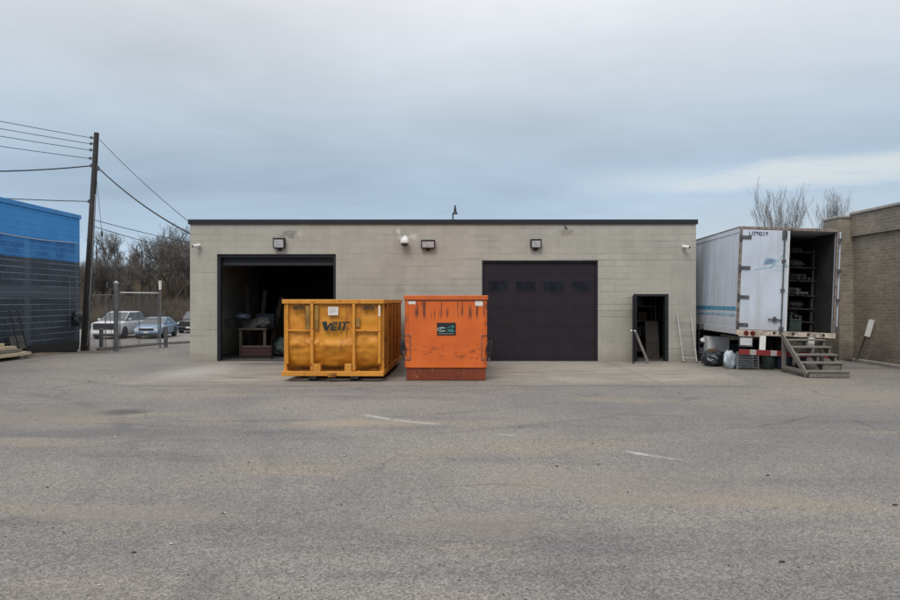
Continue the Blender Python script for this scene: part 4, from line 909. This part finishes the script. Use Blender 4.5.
def sag_line(name, label, p0, p1, sag, r, group):
    p0 = Vector(p0); p1 = Vector(p1); pts = []
    for k in range(29):
        t = k/28; p = p0.lerp(p1, t); p.z -= 4*sag*t*(1-t); pts.append(p)
    return tag(MB().tube(pts, r, 5).build(name, CABLE), label, 'cable', group)
def onpole(h, side): 
    a = R(3.2); return Vector((PB.x+math.sin(a)*h+side, PB.y, PB.z+math.cos(a)*h))
d2 = Vector((-24.6, 8.2, .2))-PB
GW = 'lines strung on the utility pole'
for h, sag, r, lab in ((8.15, .23, .012, 'uppermost thin line left of the utility pole'), (7.92, .27, .012, 'second line from the top left of the utility pole'), (7.68, .30, .012, 'third line from the top left of the utility pole'),
                       (7.36, .34, .012, 'fourth line from the top left of the utility pole'), (7.08, 1.45, .024, 'thick sagging cable left of the utility pole'), (5.72, .60, .016, 'lowest cable left of the pole, just above the blue building')):
    p = onpole(h, -.18); sag_line('power_line', lab, p, p+d2, sag, r, GW)
sag_line('power_line', 'thin line falling from the pole top to the grey building', onpole(8.1, .12), (-8.23, 21.66, 4.36), .10, .011, GW)
sag_line('power_line', 'thick dark service cable falling from the pole to the grey building', onpole(7.0, .15), (-8.23, 21.6, 4.04), .18, .026, GW)
sag_line('power_line', 'upper faint line running from the pole away behind the grey building', onpole(5.0, .13), (-7.6, 50, 5.3), .62, .014, GW)
sag_line('power_line', 'lower faint line running from the pole away behind the grey building', onpole(4.75, .13), (-9.2, 50, 5.05), .75, .014, GW)
up3 = thing('utility_pole', 'short timber pole hidden behind the grey building', 'pole', (-8.4, 50, -.7)); MB().tube([(0, 0, -.2), (0, 0, 6.3)], [.14, .11], 10).build('pole', POLEWOOD, up3); MB().box(-1.0, 1.0, -.05, .05, 5.9, 6.02).build('cross_arm', POLEWOOD, up3)
gw = thing('guy_wire', 'thin guy wire with insulators right of the utility pole', 'cable'); g0, g1 = onpole(6.6, .1), Vector((-12.98, 26.2, 0))
MB().tube([g0, g0.lerp(g1, .5), g1], .008, 5).build('wire', CABLE, gw)
for t in (.32, .62): MB().lathe([(.01, -.12), (.045, -.09), (.045, .09), (.01, .12)], tuple(g0.lerp(g1, t)), 8).build('insulator', STEEL, gw)
bc = MB(); bc.tube([(-13.64, 19+.31*k, 4.05-.10*math.sin(math.pi*k/20)+.0*k) for k in range(20)], .012, 5); tag(bc.build('wall_cable', PVC), 'pale cable slung along the blue building wall', 'cable')
FR_ = simple('grey_pipe', (.18, .20, .22), .6, .2, .2, 6)
mp = thing('pipe_rack', 'thin pale pipe rack on the dark wall beside the utility pole', 'rack', (-13.62, 24.35, 0))
for y in (0, .48): MB().cyl((0, y, .9), (0, y, 2.75), .010, n=8).build('upright', FR_, mp)
for z in (1.0, 1.9, 2.73): MB().cyl((0, -.0, z), (0, .48, z), .008, n=8).build('rail', FR_, mp)
sack('hanging_bag', 'black bag hanging on the dark wall left of the utility pole', 'bag', BAG, (-13.47, 24.55, 1.0), .21, 4, (.7, .9, 1.5))
bm_ = thing('steel_channel', 'dark steel channel lying along the foot of the blue building', 'beam', (-13.38, 21.6, gh(-13.4, 22.5)))
MB().box(-.02, .02, 0, 2.9, 0, .30).build('web', DARK_METAL, bm_); MB().box(-.12, -.02, 0, 2.9, .28, .30).box(-.12, -.02, 0, 2.9, .0, .02).build('flange', DARK_METAL, bm_)

# ------------------------------------------------------------------ lumber and hand truck at the left edge
rng = random.Random(11)
labs = ['bottom pale board nearest the asphalt in the lumber stack', 'bottom pale board at the middle of the lumber stack', 'bottom pale board against the wall in the lumber stack', 'middle board with a grey end in the lumber stack', 'middle pale board against the wall in the lumber stack', 'long pale board lying over the lumber stack', 'top pale board of the lumber stack', 'topmost short board of the lumber stack']
z0 = gh(-13, 18)
spec = [(-12.72, 20.5, .20, 0), (-12.98, 20.7, .20, 0), (-13.25, 20.4, .20, 0), (-12.85, 20.25, .22, 1), (-13.16, 20.55, .22, 1), (-13.0, 20.2, .24, 2), (-13.2, 20.0, .2, 3), (-13.3, 19.9, .18, 4)]
for (x, y1, w_, k), lab in zip(spec, labs):
    z = z0+.10+k*.095; yaw = rng.uniform(-.03, .03)
    tag(MB().box(-w_/2, w_/2, -4.6, 0, 0, .085).build('lumber_board', WOODPALE if k != 1 or x < -13 else WOODGREY, None, (x, y1, z), (0, 0, yaw), bevel=.004), lab, 'board', 'stacked lumber boards')
for y in (16.8, 18.5, 20.0): tag(MB().box(-13.45, -12.6, y, y+.09, z0+.004, z0+.098).build('bearer', WOODGREY), {16.8: 'timber bearer under the near end of the lumber stack', 18.5: 'timber bearer under the middle of the lumber stack', 20.0: 'timber bearer under the far end of the lumber stack'}[y], 'bearer', 'bearers under the lumber')
ht = thing('hand_truck', 'black hand truck leaning on the dark wall behind the lumber', 'hand truck', (-13.12, 20.95, gh(-13, 21)), (0, 0, R(90)))
for x in (-.19, .19): MB().tube([(x, -.0, .06), (x, .10, .5), (x, .32, 1.42), (x, .38, 1.46)], .024, 8).build('rail', BLACK, ht)
for t in (.3, .55, .8): MB().cyl((-.19, .03+.3*t*t, .06+1.3*t), (.19, .03+.3*t*t, .06+1.3*t), .014, n=8).build('cross_bar', BLACK, ht)
MB().box(-.24, .24, -.22, .0, .02, .035).build('toe_plate', STEEL, ht)
for x in (-.24, .24): MB().lathe([(.03, -.03), (.11, -.03), (.125, 0), (.11, .03), (.03, .03)], (x, .1, .125), 16, 'X').build('wheel', RUBBER, ht)
tag(MB().box(-.02, .02, -.35, .35, 0, .62).build('metal_sheet', simple('dull_sheet', (.10, .10, .085), .6, .2, .3, 4), None, (-13.36, 21.15, gh(-13.4, 21.2)+.02), (0, R(-12), 0)), 'dull grey sheet leaning on the wall beside the hand truck', 'sheet')

# ------------------------------------------------------------------ chain-link gate and bollards
A = Vector((-12.57, 25.6, 0)); B = Vector((-11.72, 27.5, 0))
GT_ = 'gate posts'
def gpost(name, label, p, r, h, m, cap, sq=False):
    o = thing(name, label, 'post', (p.x, p.y, gh(p.x, p.y)), (0, 0, 0))
    if sq: MB().box(-r, r, -r, r, 0, h).build('post', m, o, bevel=.01)
    else: MB().cyl((0, 0, 0), (0, 0, h), r, n=14).build('post', m, o)
    if cap: MB().lathe([(r*1.12, h-.01), (r*1.1, h+.05), (r*.5, h+.10), (.01, h+.11)], (0, 0, 0), 14).build('cap', cap, o)
    return o
gpost('gate_post', 'thick grey steel gate post between the parked white car and the yard', A, .085, 2.55, simple('grey_post', (.15, .155, .16), .6, .3, .3, 5), GALV)
FRAMEG0 = simple('dull_post', (.20, .205, .21), .6, .3, .25, 6)
gpost('gate_post', 'slender gate post with a white top right of the blue-grey sedan', B, .035, 2.35, FRAMEG0, None)
tp = thing('post_sleeve', 'white sleeve on the top of the slender gate post', 'sleeve', (B.x, B.y, gh(B.x, B.y)+2.36)); MB().cyl((0, 0, 0), (0, 0, .36), .055, n=12).build('sleeve', WHITE, tp)
gt = thing('chain_link_gate', 'chain-link gate panel with a pale top rail, parked cars seen through it', 'gate', A)
u = (B-A); Lg = u.length; u.normalize()
def gp(s, z): p = A+u*s; return Vector((p.x-A.x, p.y-A.y, z+gh(p.x, p.y)))
FRAMEG = simple('dull_galvanised', (.17, .175, .18), .6, .3, .25, 6)
f = MB(); f.tube([gp(.16, .15), gp(.16, 2.22)], .020, 8).tube([gp(Lg-.10, .15), gp(Lg-.10, 2.22)], .020, 8).tube([gp(.16, .15), gp(Lg-.10, .15)], .018, 8).tube([gp(Lg*.5, .15), gp(Lg*.5, 2.22)], .014, 8); f.build('frame', FRAMEG, gt)
MB().tube([gp(.16, 2.22), gp(Lg-.10, 2.22)], .024, 8).build('top_rail', ALU, gt)
MB().tube([gp(.16, 1.18), gp(Lg-.10, 1.18)], .012, 8).build('mid_rail', FRAMEG, gt)
def mesh_panel(gpf, s0, s1, z0, z1, pitch=.075, r=.0036):
    m = MB(); n = int((s1-s0+z1-z0)/pitch)
    for sg in (1, -1):
        for k in range(1, n):
            a = k*pitch; sa, za = (s0, z0+a) if z0+a <= z1 else (s0+(a-(z1-z0)), z1)
            sb, zb = (s0+a, z0) if s0+a <= s1 else (s1, z0+(a-(s1-s0)))
            if sg < 0: za, zb = z0+z1-za, z0+z1-zb
            m.tube([gpf(sa, za), gpf(sb, zb)], r, 3)
    return m
mesh_panel(gp, .16, Lg-.10, .17, 2.2).build('mesh', FRAMEG, gt)
# short panel between the wall and the thick post
A2 = Vector((-13.55, 25.45, 0)); u2 = (A-A2); L2 = u2.length; u2.normalize()
def gp2(s, z): p = A2+u2*s; return Vector((p.x-A2.x, p.y-A2.y, z))
ft = thing('chain_link_fence', 'short chain-link panel between the utility pole and the thick gate post', 'fence', A2)
MB().tube([gp2(.05, .05), gp2(.05, 2.15)], .025, 8).tube([gp2(L2*.62, .05), gp2(L2*.62, 2.15)], .018, 8).build('post', FRAMEG, ft)
MB().tube([gp2(.05, 2.12), gp2(L2-.08, 2.12)], .018, 8).build('top_rail', FRAMEG, ft); mesh_panel(gp2, .05, L2-.08, .1, 2.1).build('mesh', FRAMEG, ft)
for px, D, h, lab in ((101.3, 26.4, .78, 'short grey bollard left of the thick gate post'), (165.8, 27.9, .82, 'short grey bollard right of the slender gate post')):
    x = (px-450)*D/F; o = thing('bollard', lab, 'bollard', (x, D, gh(x, D)), group='bollards at the gate')
    MB().cyl((0, 0, 0), (0, 0, h), .075, n=16).build('post', bpy.data.materials['grey_post'], o); MB().lathe([(.08, h-.01), (.07, h+.03), (.03, h+.06), (.005, h+.065)], (0, 0, 0), 16).build('cap', bpy.data.materials['grey_post'], o)
kb = MB(); n = 24
pth = [(-13.4+(k/n)*2.2+.0*k, 25.9+(k/n)*10.5) for k in range(n+1)]
for (x0, y0), (x1, y1) in zip(pth, pth[1:]):
    kb.bar((x0, y0, gh(x0, y0)+.03), (x1, y1, gh(x1, y1)+.03), .18, .16)
tag(kb.build('lot_kerb', bpy.data.materials['kerb_concrete']), kind='structure')

# ------------------------------------------------------------------ vehicles in the lot beyond
def vehicle(name, label, x, y, yaw, Ln, Wd, Ht, paint, hood, belt, nose, g0, g1, g2, g3, dark_grille, group='cars parked beyond the gate'):
    # front at local y = 0 looking towards -Y
    z0 = gh(x, y+2); t = thing(name, label, 'car', (x, y, z0), (0, 0, R(yaw)), group); hw = Wd/2
    b = MB(); st_ = [(-.02, .42, nose-.12, hw*.80), (.05, .30, nose, hw*.90), (.35, .24, hood-.04, hw*.97), (.9, .22, hood, hw), (g0, .22, belt, hw), (g3, .22, belt+.02, hw), (Ln-.25, .24, belt+.0, hw*.97), (Ln-.05, .34, belt-.10, hw*.92), (Ln, .45, belt-.25, hw*.86)]
    nr = 10
    for (yy, a, c, h) in st_:
        ring = [(-h*.86, a), (-h*.99, a+.14), (-h, (a+c)/2), (-h*.965, c-.10), (-h*.84, c)]
        b.v += [(px, yy, pz) for px, pz in ring]+[(-px, yy, pz) for px, pz in reversed(ring)]
    for i in range(len(st_)-1):
        for k in range(nr): b.f.append((i*nr+k, i*nr+(k+1) % nr, (i+1)*nr+(k+1) % nr, (i+1)*nr+k)); b.m.append(0)
    b.f += [tuple(reversed(range(nr))), tuple(range((len(st_)-1)*nr, len(st_)*nr))]; b.m += [0, 0]
    # cabin
    bw, tw = hw*.90, hw*.74
    base = len(b.v); b.v += [(-bw, g0, belt-.04), (bw, g0, belt-.04), (bw, g3, belt-.02), (-bw, g3, belt-.02), (-tw, g1, Ht-.05), (tw, g1, Ht-.05), (tw, g2, Ht-.05), (-tw, g2, Ht-.05), (-tw*.86, g1+.22, Ht), (tw*.86, g1+.22, Ht), (tw*.86, g2-.15, Ht), (-tw*.86, g2-.15, Ht)]
    for fc in ((0, 1, 5, 4), (1, 2, 6, 5), (2, 3, 7, 6), (3, 0, 4, 7), (4, 5, 9, 8), (5, 6, 10, 9), (6, 7, 11, 10), (7, 4, 8, 11), (8, 9, 10, 11)): b.f.append(tuple(base+i for i in fc)); b.m.append(0)
    bo = b.build('body', paint, t, bevel=.07); bo.modifiers['bevel'].segments = 4; bo.modifiers['bevel'].angle_limit = R(22)
    bo.data.polygons.foreach_set('use_smooth', [True]*len(bo.data.polygons))
    def lerp(a, c, s): return Vector(a).lerp(Vector(c), s)
    def pane(nm, P, ins, off):
        c = sum((Vector(p) for p in P), Vector())/len(P); Q = [Vector(p).lerp(c, ins)+Vector(off) for p in P]; n_ = (Q[1]-Q[0]).cross(Q[3]-Q[0]).normalized()*.01
        m = MB(); m.add([q+n_ for q in Q]+[q-n_ for q in Q], [(0, 1, 2, 3), (7, 6, 5, 4), (0, 4, 5, 1), (1, 5, 6, 2), (2, 6, 7, 3), (3, 7, 4, 0)]); return m.build(nm, GLASS_DARK if nm != 'windshield' else simple('windscreen_glass', (.05, .06, .065), .05, 0, .1, 2, spec=.9), t)
    pane('windshield', [(-bw, g0, belt-.02), (bw, g0, belt-.02), (tw, g1, Ht-.06), (-tw, g1, Ht-.06)], .035, (0, -.012, .008))
    pane('rear_window', [(bw, g3, belt), (-bw, g3, belt), (-tw, g2, Ht-.06), (tw, g2, Ht-.06)], .12, (0, .012, .008))
    for s in (-1, 1):
        for f0, f1 in ((.03, .49), (.51, .97)):
            q = [lerp((s*bw, g0, belt), (s*bw, g3, belt), f0), lerp((s*bw, g0, belt), (s*bw, g3, belt), f1), lerp((s*tw, g1, Ht-.06), (s*tw, g2, Ht-.06), f1 if f1 > .5 else f1+.0), lerp((s*tw, g1, Ht-.06), (s*tw, g2, Ht-.06), f0)]
            pane('side_window', q, .035, (s*.014, 0, .004))
    for yy in (.95, Ln-1.0):
        for s in (-1, 1):
            r = .39 if Ht > 1.6 else .345
            wo = MB().lathe([(r*.62, -.10), (r*.93, -.11), (r, -.07), (r, .07), (r*.93, .11), (r*.62, .10)], (s*(hw-.085), yy, r), 20, 'X').build('wheel', RUBBER, t, smooth=True)
            MB().cyl((s*(hw-.20), yy, r+.02), (s*(hw+.004), yy, r+.02), r*1.13, n=24).build('wheel_arch', BLACK, t)
            MB().lathe([(.03, -.085), (r*.61, -.095), (r*.61, .095), (.03, .085)], (s*(hw-.085), yy, r), 14, 'X').build('rim', ALU, wo)
    for s in (-1, 1):
        MB().box(min(s*hw*.52, s*hw*.86), max(s*hw*.52, s*hw*.86), -.045, .03, nose-.24, nose-.09).build('headlight', simple('headlamp', (.6, .62, .64), .15, 0, .1, spec=.8), t, bevel=.01)
        MB().box(min(s*hw*.6, s*hw*.88), max(s*hw*.6, s*hw*.88), Ln-.02, Ln+.02, belt-.30, belt-.14).build('tail_light', LENS, t)
        MB().box(min(s*hw*.98, s*(hw+.16)), max(s*hw*.98, s*(hw+.16)), g0+.45, g0+.58, belt+.02, belt+.16).build('mirror', paint, t, bevel=.02)
    MB().box(-hw*(.5 if not dark_grille else .72), hw*(.5 if not dark_grille else .72), -.06, .02, nose-.46 if dark_grille else nose-.26, nose-.05).build('grille', BLACK, t, bevel=.01)
    MB().box(-hw*.86, hw*.86, -.09, .05, .36, .54).build('bumper', paint, t, bevel=.03)
    MB().box(-hw*.7, hw*.7, -.06, .05, .20, .35).build('air_dam', BLACK, t)
    MB().box(-.16, .16, -.10, -.091, .40, .50).build('license_plate', STICK, t)
    return t
W_CAR = simple('white_car_paint', (.66, .67, .68), .25, 0, .04, spec=.6); B_CAR = simple('blue_grey_car_paint', (.17, .26, .38), .25, .2, .05, spec=.6); K_CAR = simple('black_car_paint', (.014, .015, .019), .2, 0, .05, spec=.6)
vehicle('parked_car', 'white SUV with a dark grille parked beyond the chain-link gate', -23.0, 45.2, 2, 4.8, 1.95, 1.82, W_CAR, 1.18, 1.20, 1.12, 1.05, 2.15, 4.15, 4.72, True)
vehicle('parked_car', 'blue-grey sedan parked right of the white SUV', -20.35, 45.6, 7, 4.6, 1.80, 1.42, B_CAR, .90, .96, .78, 1.15, 2.15, 3.2, 4.25, False)
vehicle('parked_car', 'black SUV parked behind the sedan at the corner of the grey building', -20.6, 53.5, 3, 4.6, 1.9, 1.72, K_CAR, 1.05, 1.10, .98, 1.15, 1.8, 4.0, 4.5, True)

# ------------------------------------------------------------------ street lamps
def lamp(x, y, h, side, label):
    o = thing('street_lamp', label, 'street lamp', (x, y, gh(x, y)), group='dark bell street lamps')
    MB().tube([(0, 0, -.2), (0, 0, 1.0), (0, 0, h-.8)], [.12, .09, .07], 10).build('pole', BLACK, o)
    MB().tube([(0, 0, h-.85)]+[(side*(.32-.32*math.cos(R(a))), 0, h-.85+.75*math.sin(R(a))) for a in range(15, 166, 15)]+[(side*.66, 0, h-.75)], .05, 8).build('arm', BLACK, o)
    MB().lathe([(.03, .16), (.10, .10), (.13, -.10), (.22, -.22), (.36, -.42), (.37, -.50), (.05, -.51)], (side*.66, 0, h-.75), 16).build('lamp_head', BLACK, o); return o
lamp((142-450)*75/F, 75, 8.9-gh((142-450)*75/F, 75)-.75, -1, 'dark bell street lamp above the brushy hill, over the sedan')
lamp((96.5-450)*82/F, 82, 9.2-gh(-42, 82), 1, 'dark bell street lamp just right of the utility pole')
o = thing('street_lamp', 'dark bell street lamp showing over the roof of the grey building', 'street lamp', (.22, 52, gh(.2, 52)), group='dark bell street lamps')
MB().tube([(0, 0, -.2), (0, 0, 1.0), (0, 0, 9.25)], [.11, .08, .05], 10).build('pole', BLACK, o)
MB().tube([(0, 0, 9.2), (.04, 0, 9.3), (.15, 0, 9.45)], .04, 8).build('arm', BLACK, o)
MB().lathe([(.03, .62), (.06, .56), (.07, .40), (.10, .30), (.11, .12), (.19, -.02), (.20, -.08), (.05, -.09)], (.17, 0, 9.27), 16).build('lamp_head', BLACK, o)

# ------------------------------------------------------------------ bare trees and brush
def frusta(segs, sides=4):
    b = MB()
    for p, q, r0, r1 in segs: b.cyl(p, q, r0, r1, sides, False)
    return b
def grow(seed, H, spread, lvls, kids, updraft, trunk_frac, r0, twig, wide=None, jit=.16):
    r = random.Random(seed); trunk = []; crown = []
    def br(p, d, L, rad, lv):
        n = 3 if lv < 3 else 2
        for i in range(n):
            d = (d+Vector((r.uniform(-1, 1), r.uniform(-1, 1), r.uniform(-.3, .6)))*(jit if lv else jit*.4)+Vector((0, 0, updraft*.10))).normalized()
            q = p+d*(L/n); ra = max(twig, rad*(1-.32*(i+1)/n))
            (trunk if lv <= 1 else crown).append((p.copy(), q.copy(), max(twig, rad*(1-.32*i/n)), ra)); p = q
            if lv >= 1 and lv < lvls and i < n-1:
                k = Vector((r.uniform(-1, 1), r.uniform(-1, 1), r.uniform(0, .8))).normalized()
                br(p.copy(), (d*.7+k*spread).normalized(), L*r.uniform(.5, .7), ra*.6, lv+1)
        if lv >= lvls: return
        for _ in range(kids if lv else kids+1):
            k = Vector((r.uniform(-1, 1), r.uniform(-1, 1), r.uniform(-.1, .9))).normalized()
            br(p.copy(), (d*.75+k*spread).normalized(), L*r.uniform(.62, .85), rad*.58, lv+1)
    br(Vector((0, 0, -.3)), Vector((0, 0, 1)), H*trunk_frac, r0, 0)
    top = max(q.z for _, q, _, _ in trunk+crown); k = H/top
    kx = k
    if wide:      # bring the crown to its own measured breadth
        xs = sorted(abs(q.x) for _, q, _, _ in crown); ys = sorted(abs(q.y) for _, q, _, _ in crown); kx = wide/2/max(.1, (xs[int(len(xs)*.97)]+ys[int(len(ys)*.97)])/2)
    return [[(Vector((p.x*kx, p.y*kx, p.z*k)), Vector((q.x*kx, q.y*kx, q.z*k)), a, b) for p, q, a, b in s] for s in (trunk, crown)]
def tree_proto(name, label, seed, *a, bark=None, tw=None, **kw):
    t = thing(name, label, 'tree'); tr, cr = grow(seed, *a)
    frusta(tr, 6).build('trunk', bark or BARK, t); frusta(cr, 3).build('crown', tw or TWIG, t); return t
TW2 = simple('dark_twigs', (.100, .090, .082), .95, 0, .3, 2); TW3 = simple('tan_twigs', (.17, .135, .105), .95, 0, .3, 2)
hillt = [tree_proto('bare_tree', '', 21, 7.5, .75, 7, 2, .6, .24, .16, .009), tree_proto('bare_tree', '', 22, 8.5, .85, 7, 2, .4, .20, .2, .009, tw=TW2), tree_proto('bare_tree', '', 23, 6.5, .65, 7, 2, .9, .22, .13, .008, tw=TW3)]
spots = [(101, 72, 0, .88, 'bare tree just right of the utility pole'), (112, 75, 1, .84, 'rounded dark bare tree above the white SUV'), (121, 71, 1, .80, 'dark bare tree left of the hill street lamp'), (131, 78, 2, .62, 'thin tan bare tree beside the hill street lamp'),
         (148, 76, 0, .8, 'bare tree right of the hill street lamp'), (157, 82, 1, 1.0, 'broad bare tree in the middle of the right-hand clump'), (166, 78, 1, 1.15, 'tallest bare tree of the clump left of the grey building'), (176, 74, 0, 1.1, 'pale-limbed bare tree left of the grey building'), (186, 79, 1, 1.15, 'bare tree partly hidden by the left corner of the grey building'), (195, 76, 0, 1.1, 'bare tree hidden behind the left end of the grey building'),
         (139, 88, 2, 1.0, 'small tan bare tree far up the hill behind the street lamp'), (90, 70, 1, .85, 'dark bare tree behind the utility pole'), (108, 90, 0, 1.0, 'bare tree high on the hill behind the dark rounded tree')]
used = set(); rr = random.Random(5)
for px, D, k, s, lab in spots:
    x = (px-450)*D/F; loc = (x, D, gh(x, D)-.1); rot = (0, 0, rr.uniform(0, 6.28))
    if k in used: c = copy_tree(hillt[k], loc, rot, lab, s)
    else: used.add(k); c = hillt[k]; c.location = loc; c.rotation_euler = rot; c.scale = (s,)*3; c['label'] = lab
    c['group'] = 'bare trees on the hill'
TWR = simple('grey_twigs', (.12, .108, .10), .95, 0, .3, 2)
rt = tree_proto('bare_tree', 'wide bare tree rising behind the white trailer roof', 41, 12.0, .50, 7, 2, 1.0, .15, .11, .0042, 3.9, .09, tw=TWR)
x = (773-450)*55/F; rt.location = (x, 55, gh(x, 55)); rt['group'] = 'bare trees behind the trailer'; rt.scale = (1, 1, .98)
rt2 = tree_proto('bare_tree', 'bare tree rising between the trailer and the brick pier', 44, 11.4, .5, 7, 2, 1.2, .16, .10, .0042, 3.0, .09, tw=TWR)
x = (838-450)*56/F; rt2.location = (x, 56, gh(x, 56)); rt2['group'] = 'bare trees behind the trailer'; rt2.scale = (1, 1, .98)
# brush that covers the hillside
bz = MB(); rr = random.Random(9); vs = bz.v; fs = bz.f
for k in range(5200):
    D = 61+rr.random()**1.25*42; px = rr.uniform(60, 235); x = (px-450)*D/F; z = gh(x, D)
    hgt = rr.uniform(.9, 2.3)*(1+.5*mnoise.noise((x*.15, D*.15, 3)))
    for t in range(9):
        a = rr.uniform(0, 6.28); l = rr.uniform(.15, .75)*hgt; tip = (x+math.cos(a)*l, D+math.sin(a)*l, z+hgt*rr.uniform(.55, 1.0)); w = rr.uniform(.02, .045)
        bx, by = x+math.cos(a)*.12, D+math.sin(a)*.12; b0 = len(vs)
        vs += [(bx-w, by, z-.05), (bx+w, by, z-.05), (bx, by+w, z-.05), tip]; fs += [(b0, b0+1, b0+3), (b0+1, b0+2, b0+3), (b0+2, b0, b0+3)]
bz.m = [0]*len(fs)
def m_brush():
    M = Mat('dry_brush', .95, spec=.1); v = M.co(); b = M.mix(M.step(M.noise(v, .16, 4, .6), .35, .65), (.080, .070, .060), (.155, .125, .095))
    b = M.mix(M.math('MULTIPLY', M.step(M.noise(v, .4, 4, .6, .3), .56, .68), .6), b, (.20, .14, .10)); M.color(b); return M.m
tag(bz.build('hillside_brush', m_brush()), 'dry brown brush covering the hillside', 'brush', kind='stuff')

# ------------------------------------------------------------------ leaning marker board and weeds by the brick wall
mk = thing('marker_post', 'white board on a dark post leaning on the brick wall', 'marker', (0, 0, 0))
p0, p1, p2 = Vector((12.60, 21.05, .07)), Vector((12.80, 20.9, .90)), Vector((12.90, 20.82, 1.34))
MB().bar(p0, p1.lerp(p2, .9), .05, .04, (0, 1, 0)).build('post', POLEWOOD, mk); MB().bar(p1+Vector((0, -.03, -.08)), p2+Vector((0, -.03, 0)), .17, .014, (0, 1, 0)).build('board', WHITE, mk)
wd = MB(); rr = random.Random(4)
for k in range(420):
    x = rr.choice((rr.uniform(11.6, 12.9), rr.uniform(12.45, 12.95))); y = rr.uniform(23.0, 25.5) if k % 3 else rr.uniform(21.0, 21.85)
    if y < 22: x = rr.uniform(12.6, 12.97)
    h = rr.uniform(.2, .75) if y > 22 else rr.uniform(.05, .22)
    for t in range(4):
        a = rr.uniform(0, 6.28); l = h*rr.uniform(.2, .6); b0 = len(wd.v); w = .008
        wd.v += [(x-w, y, 0), (x+w, y, 0), (x, y+w, 0), (x+math.cos(a)*l, y+math.sin(a)*l, h*rr.uniform(.6, 1))]; wd.f += [(b0, b0+1, b0+3), (b0+1, b0+2, b0+3), (b0+2, b0, b0+3)]
wd.m = [0]*len(wd.f); tag(wd.build('dry_weeds', TW2), 'dark dry weeds at the foot of the brick wall', 'weeds', kind='stuff')

# ------------------------------------------------------------------ loose grit and litter on the asphalt
gv = MB(); rr = random.Random(2)
for k in range(1500):
    y = 4+rr.random()**1.6*17; x = rr.uniform(-.72, .72)*y
    if k % 6 == 0: x = rr.uniform(-8, 7.6); y = 21.43-abs(rr.gauss(0, .10))
    elif y > 15.2 and -8 < x < 7.8: continue
    s = rr.uniform(.005, .013)*(2.0 if rr.random() < .04 else 1); z = gh(x, y); b0 = len(gv.v)
    for (a, b_, c) in ((1, 0, .3), (-.2, .9, .35), (-.9, -.3, .3), (.2, -.9, .35), (0, 0, 1.0), (.1, .1, -.4)):
        gv.v.append((x+a*s*rr.uniform(.7, 1.3), y+b_*s*rr.uniform(.7, 1.3), z+c*s*rr.uniform(.7, 1.1)))
    for t in ((0, 1, 4), (1, 2, 4), (2, 3, 4), (3, 0, 4), (1, 0, 5), (2, 1, 5), (3, 2, 5), (0, 3, 5)): gv.f.append(tuple(b0+i for i in t)); gv.m.append(rr.choice((0, 0, 1, 2)))
tag(gv.build('loose_grit', [simple('grit_grey', (.20, .19, .18), .9), simple('grit_pale', (.42, .39, .35), .9), simple('grit_dark', (.05, .05, .05), .9)]), 'loose grit scattered over the asphalt', 'grit', kind='stuff')
for px, py, sz, lab in ((782, 562.5, .05, 'black scrap near the lower right of the asphalt'), (47, 487.5, .04, 'small black scrap on the asphalt at the left'), (557, 466.5, .045, 'black lump on the asphalt right of the middle'), (768, 476, .05, 'dark scrap on the asphalt at the right, level with the pale streak'),
                        (134, 553, .045, 'dark flattened scrap at the lower left of the asphalt'), (895, 505.5, .06, 'flat dark scrap at the right edge of the asphalt'), (285, 408.5, .05, 'small dark scrap in front of the yellow dumpster')):
    D = CAM_H*F/(py-300); x = (px-450)*D/F
    sack('scrap', lab, 'scrap', BLACK, (x, D, gh(x, D)+.001), sz*.28, px, (1.5, .8, .5), 'dark scraps on the asphalt')
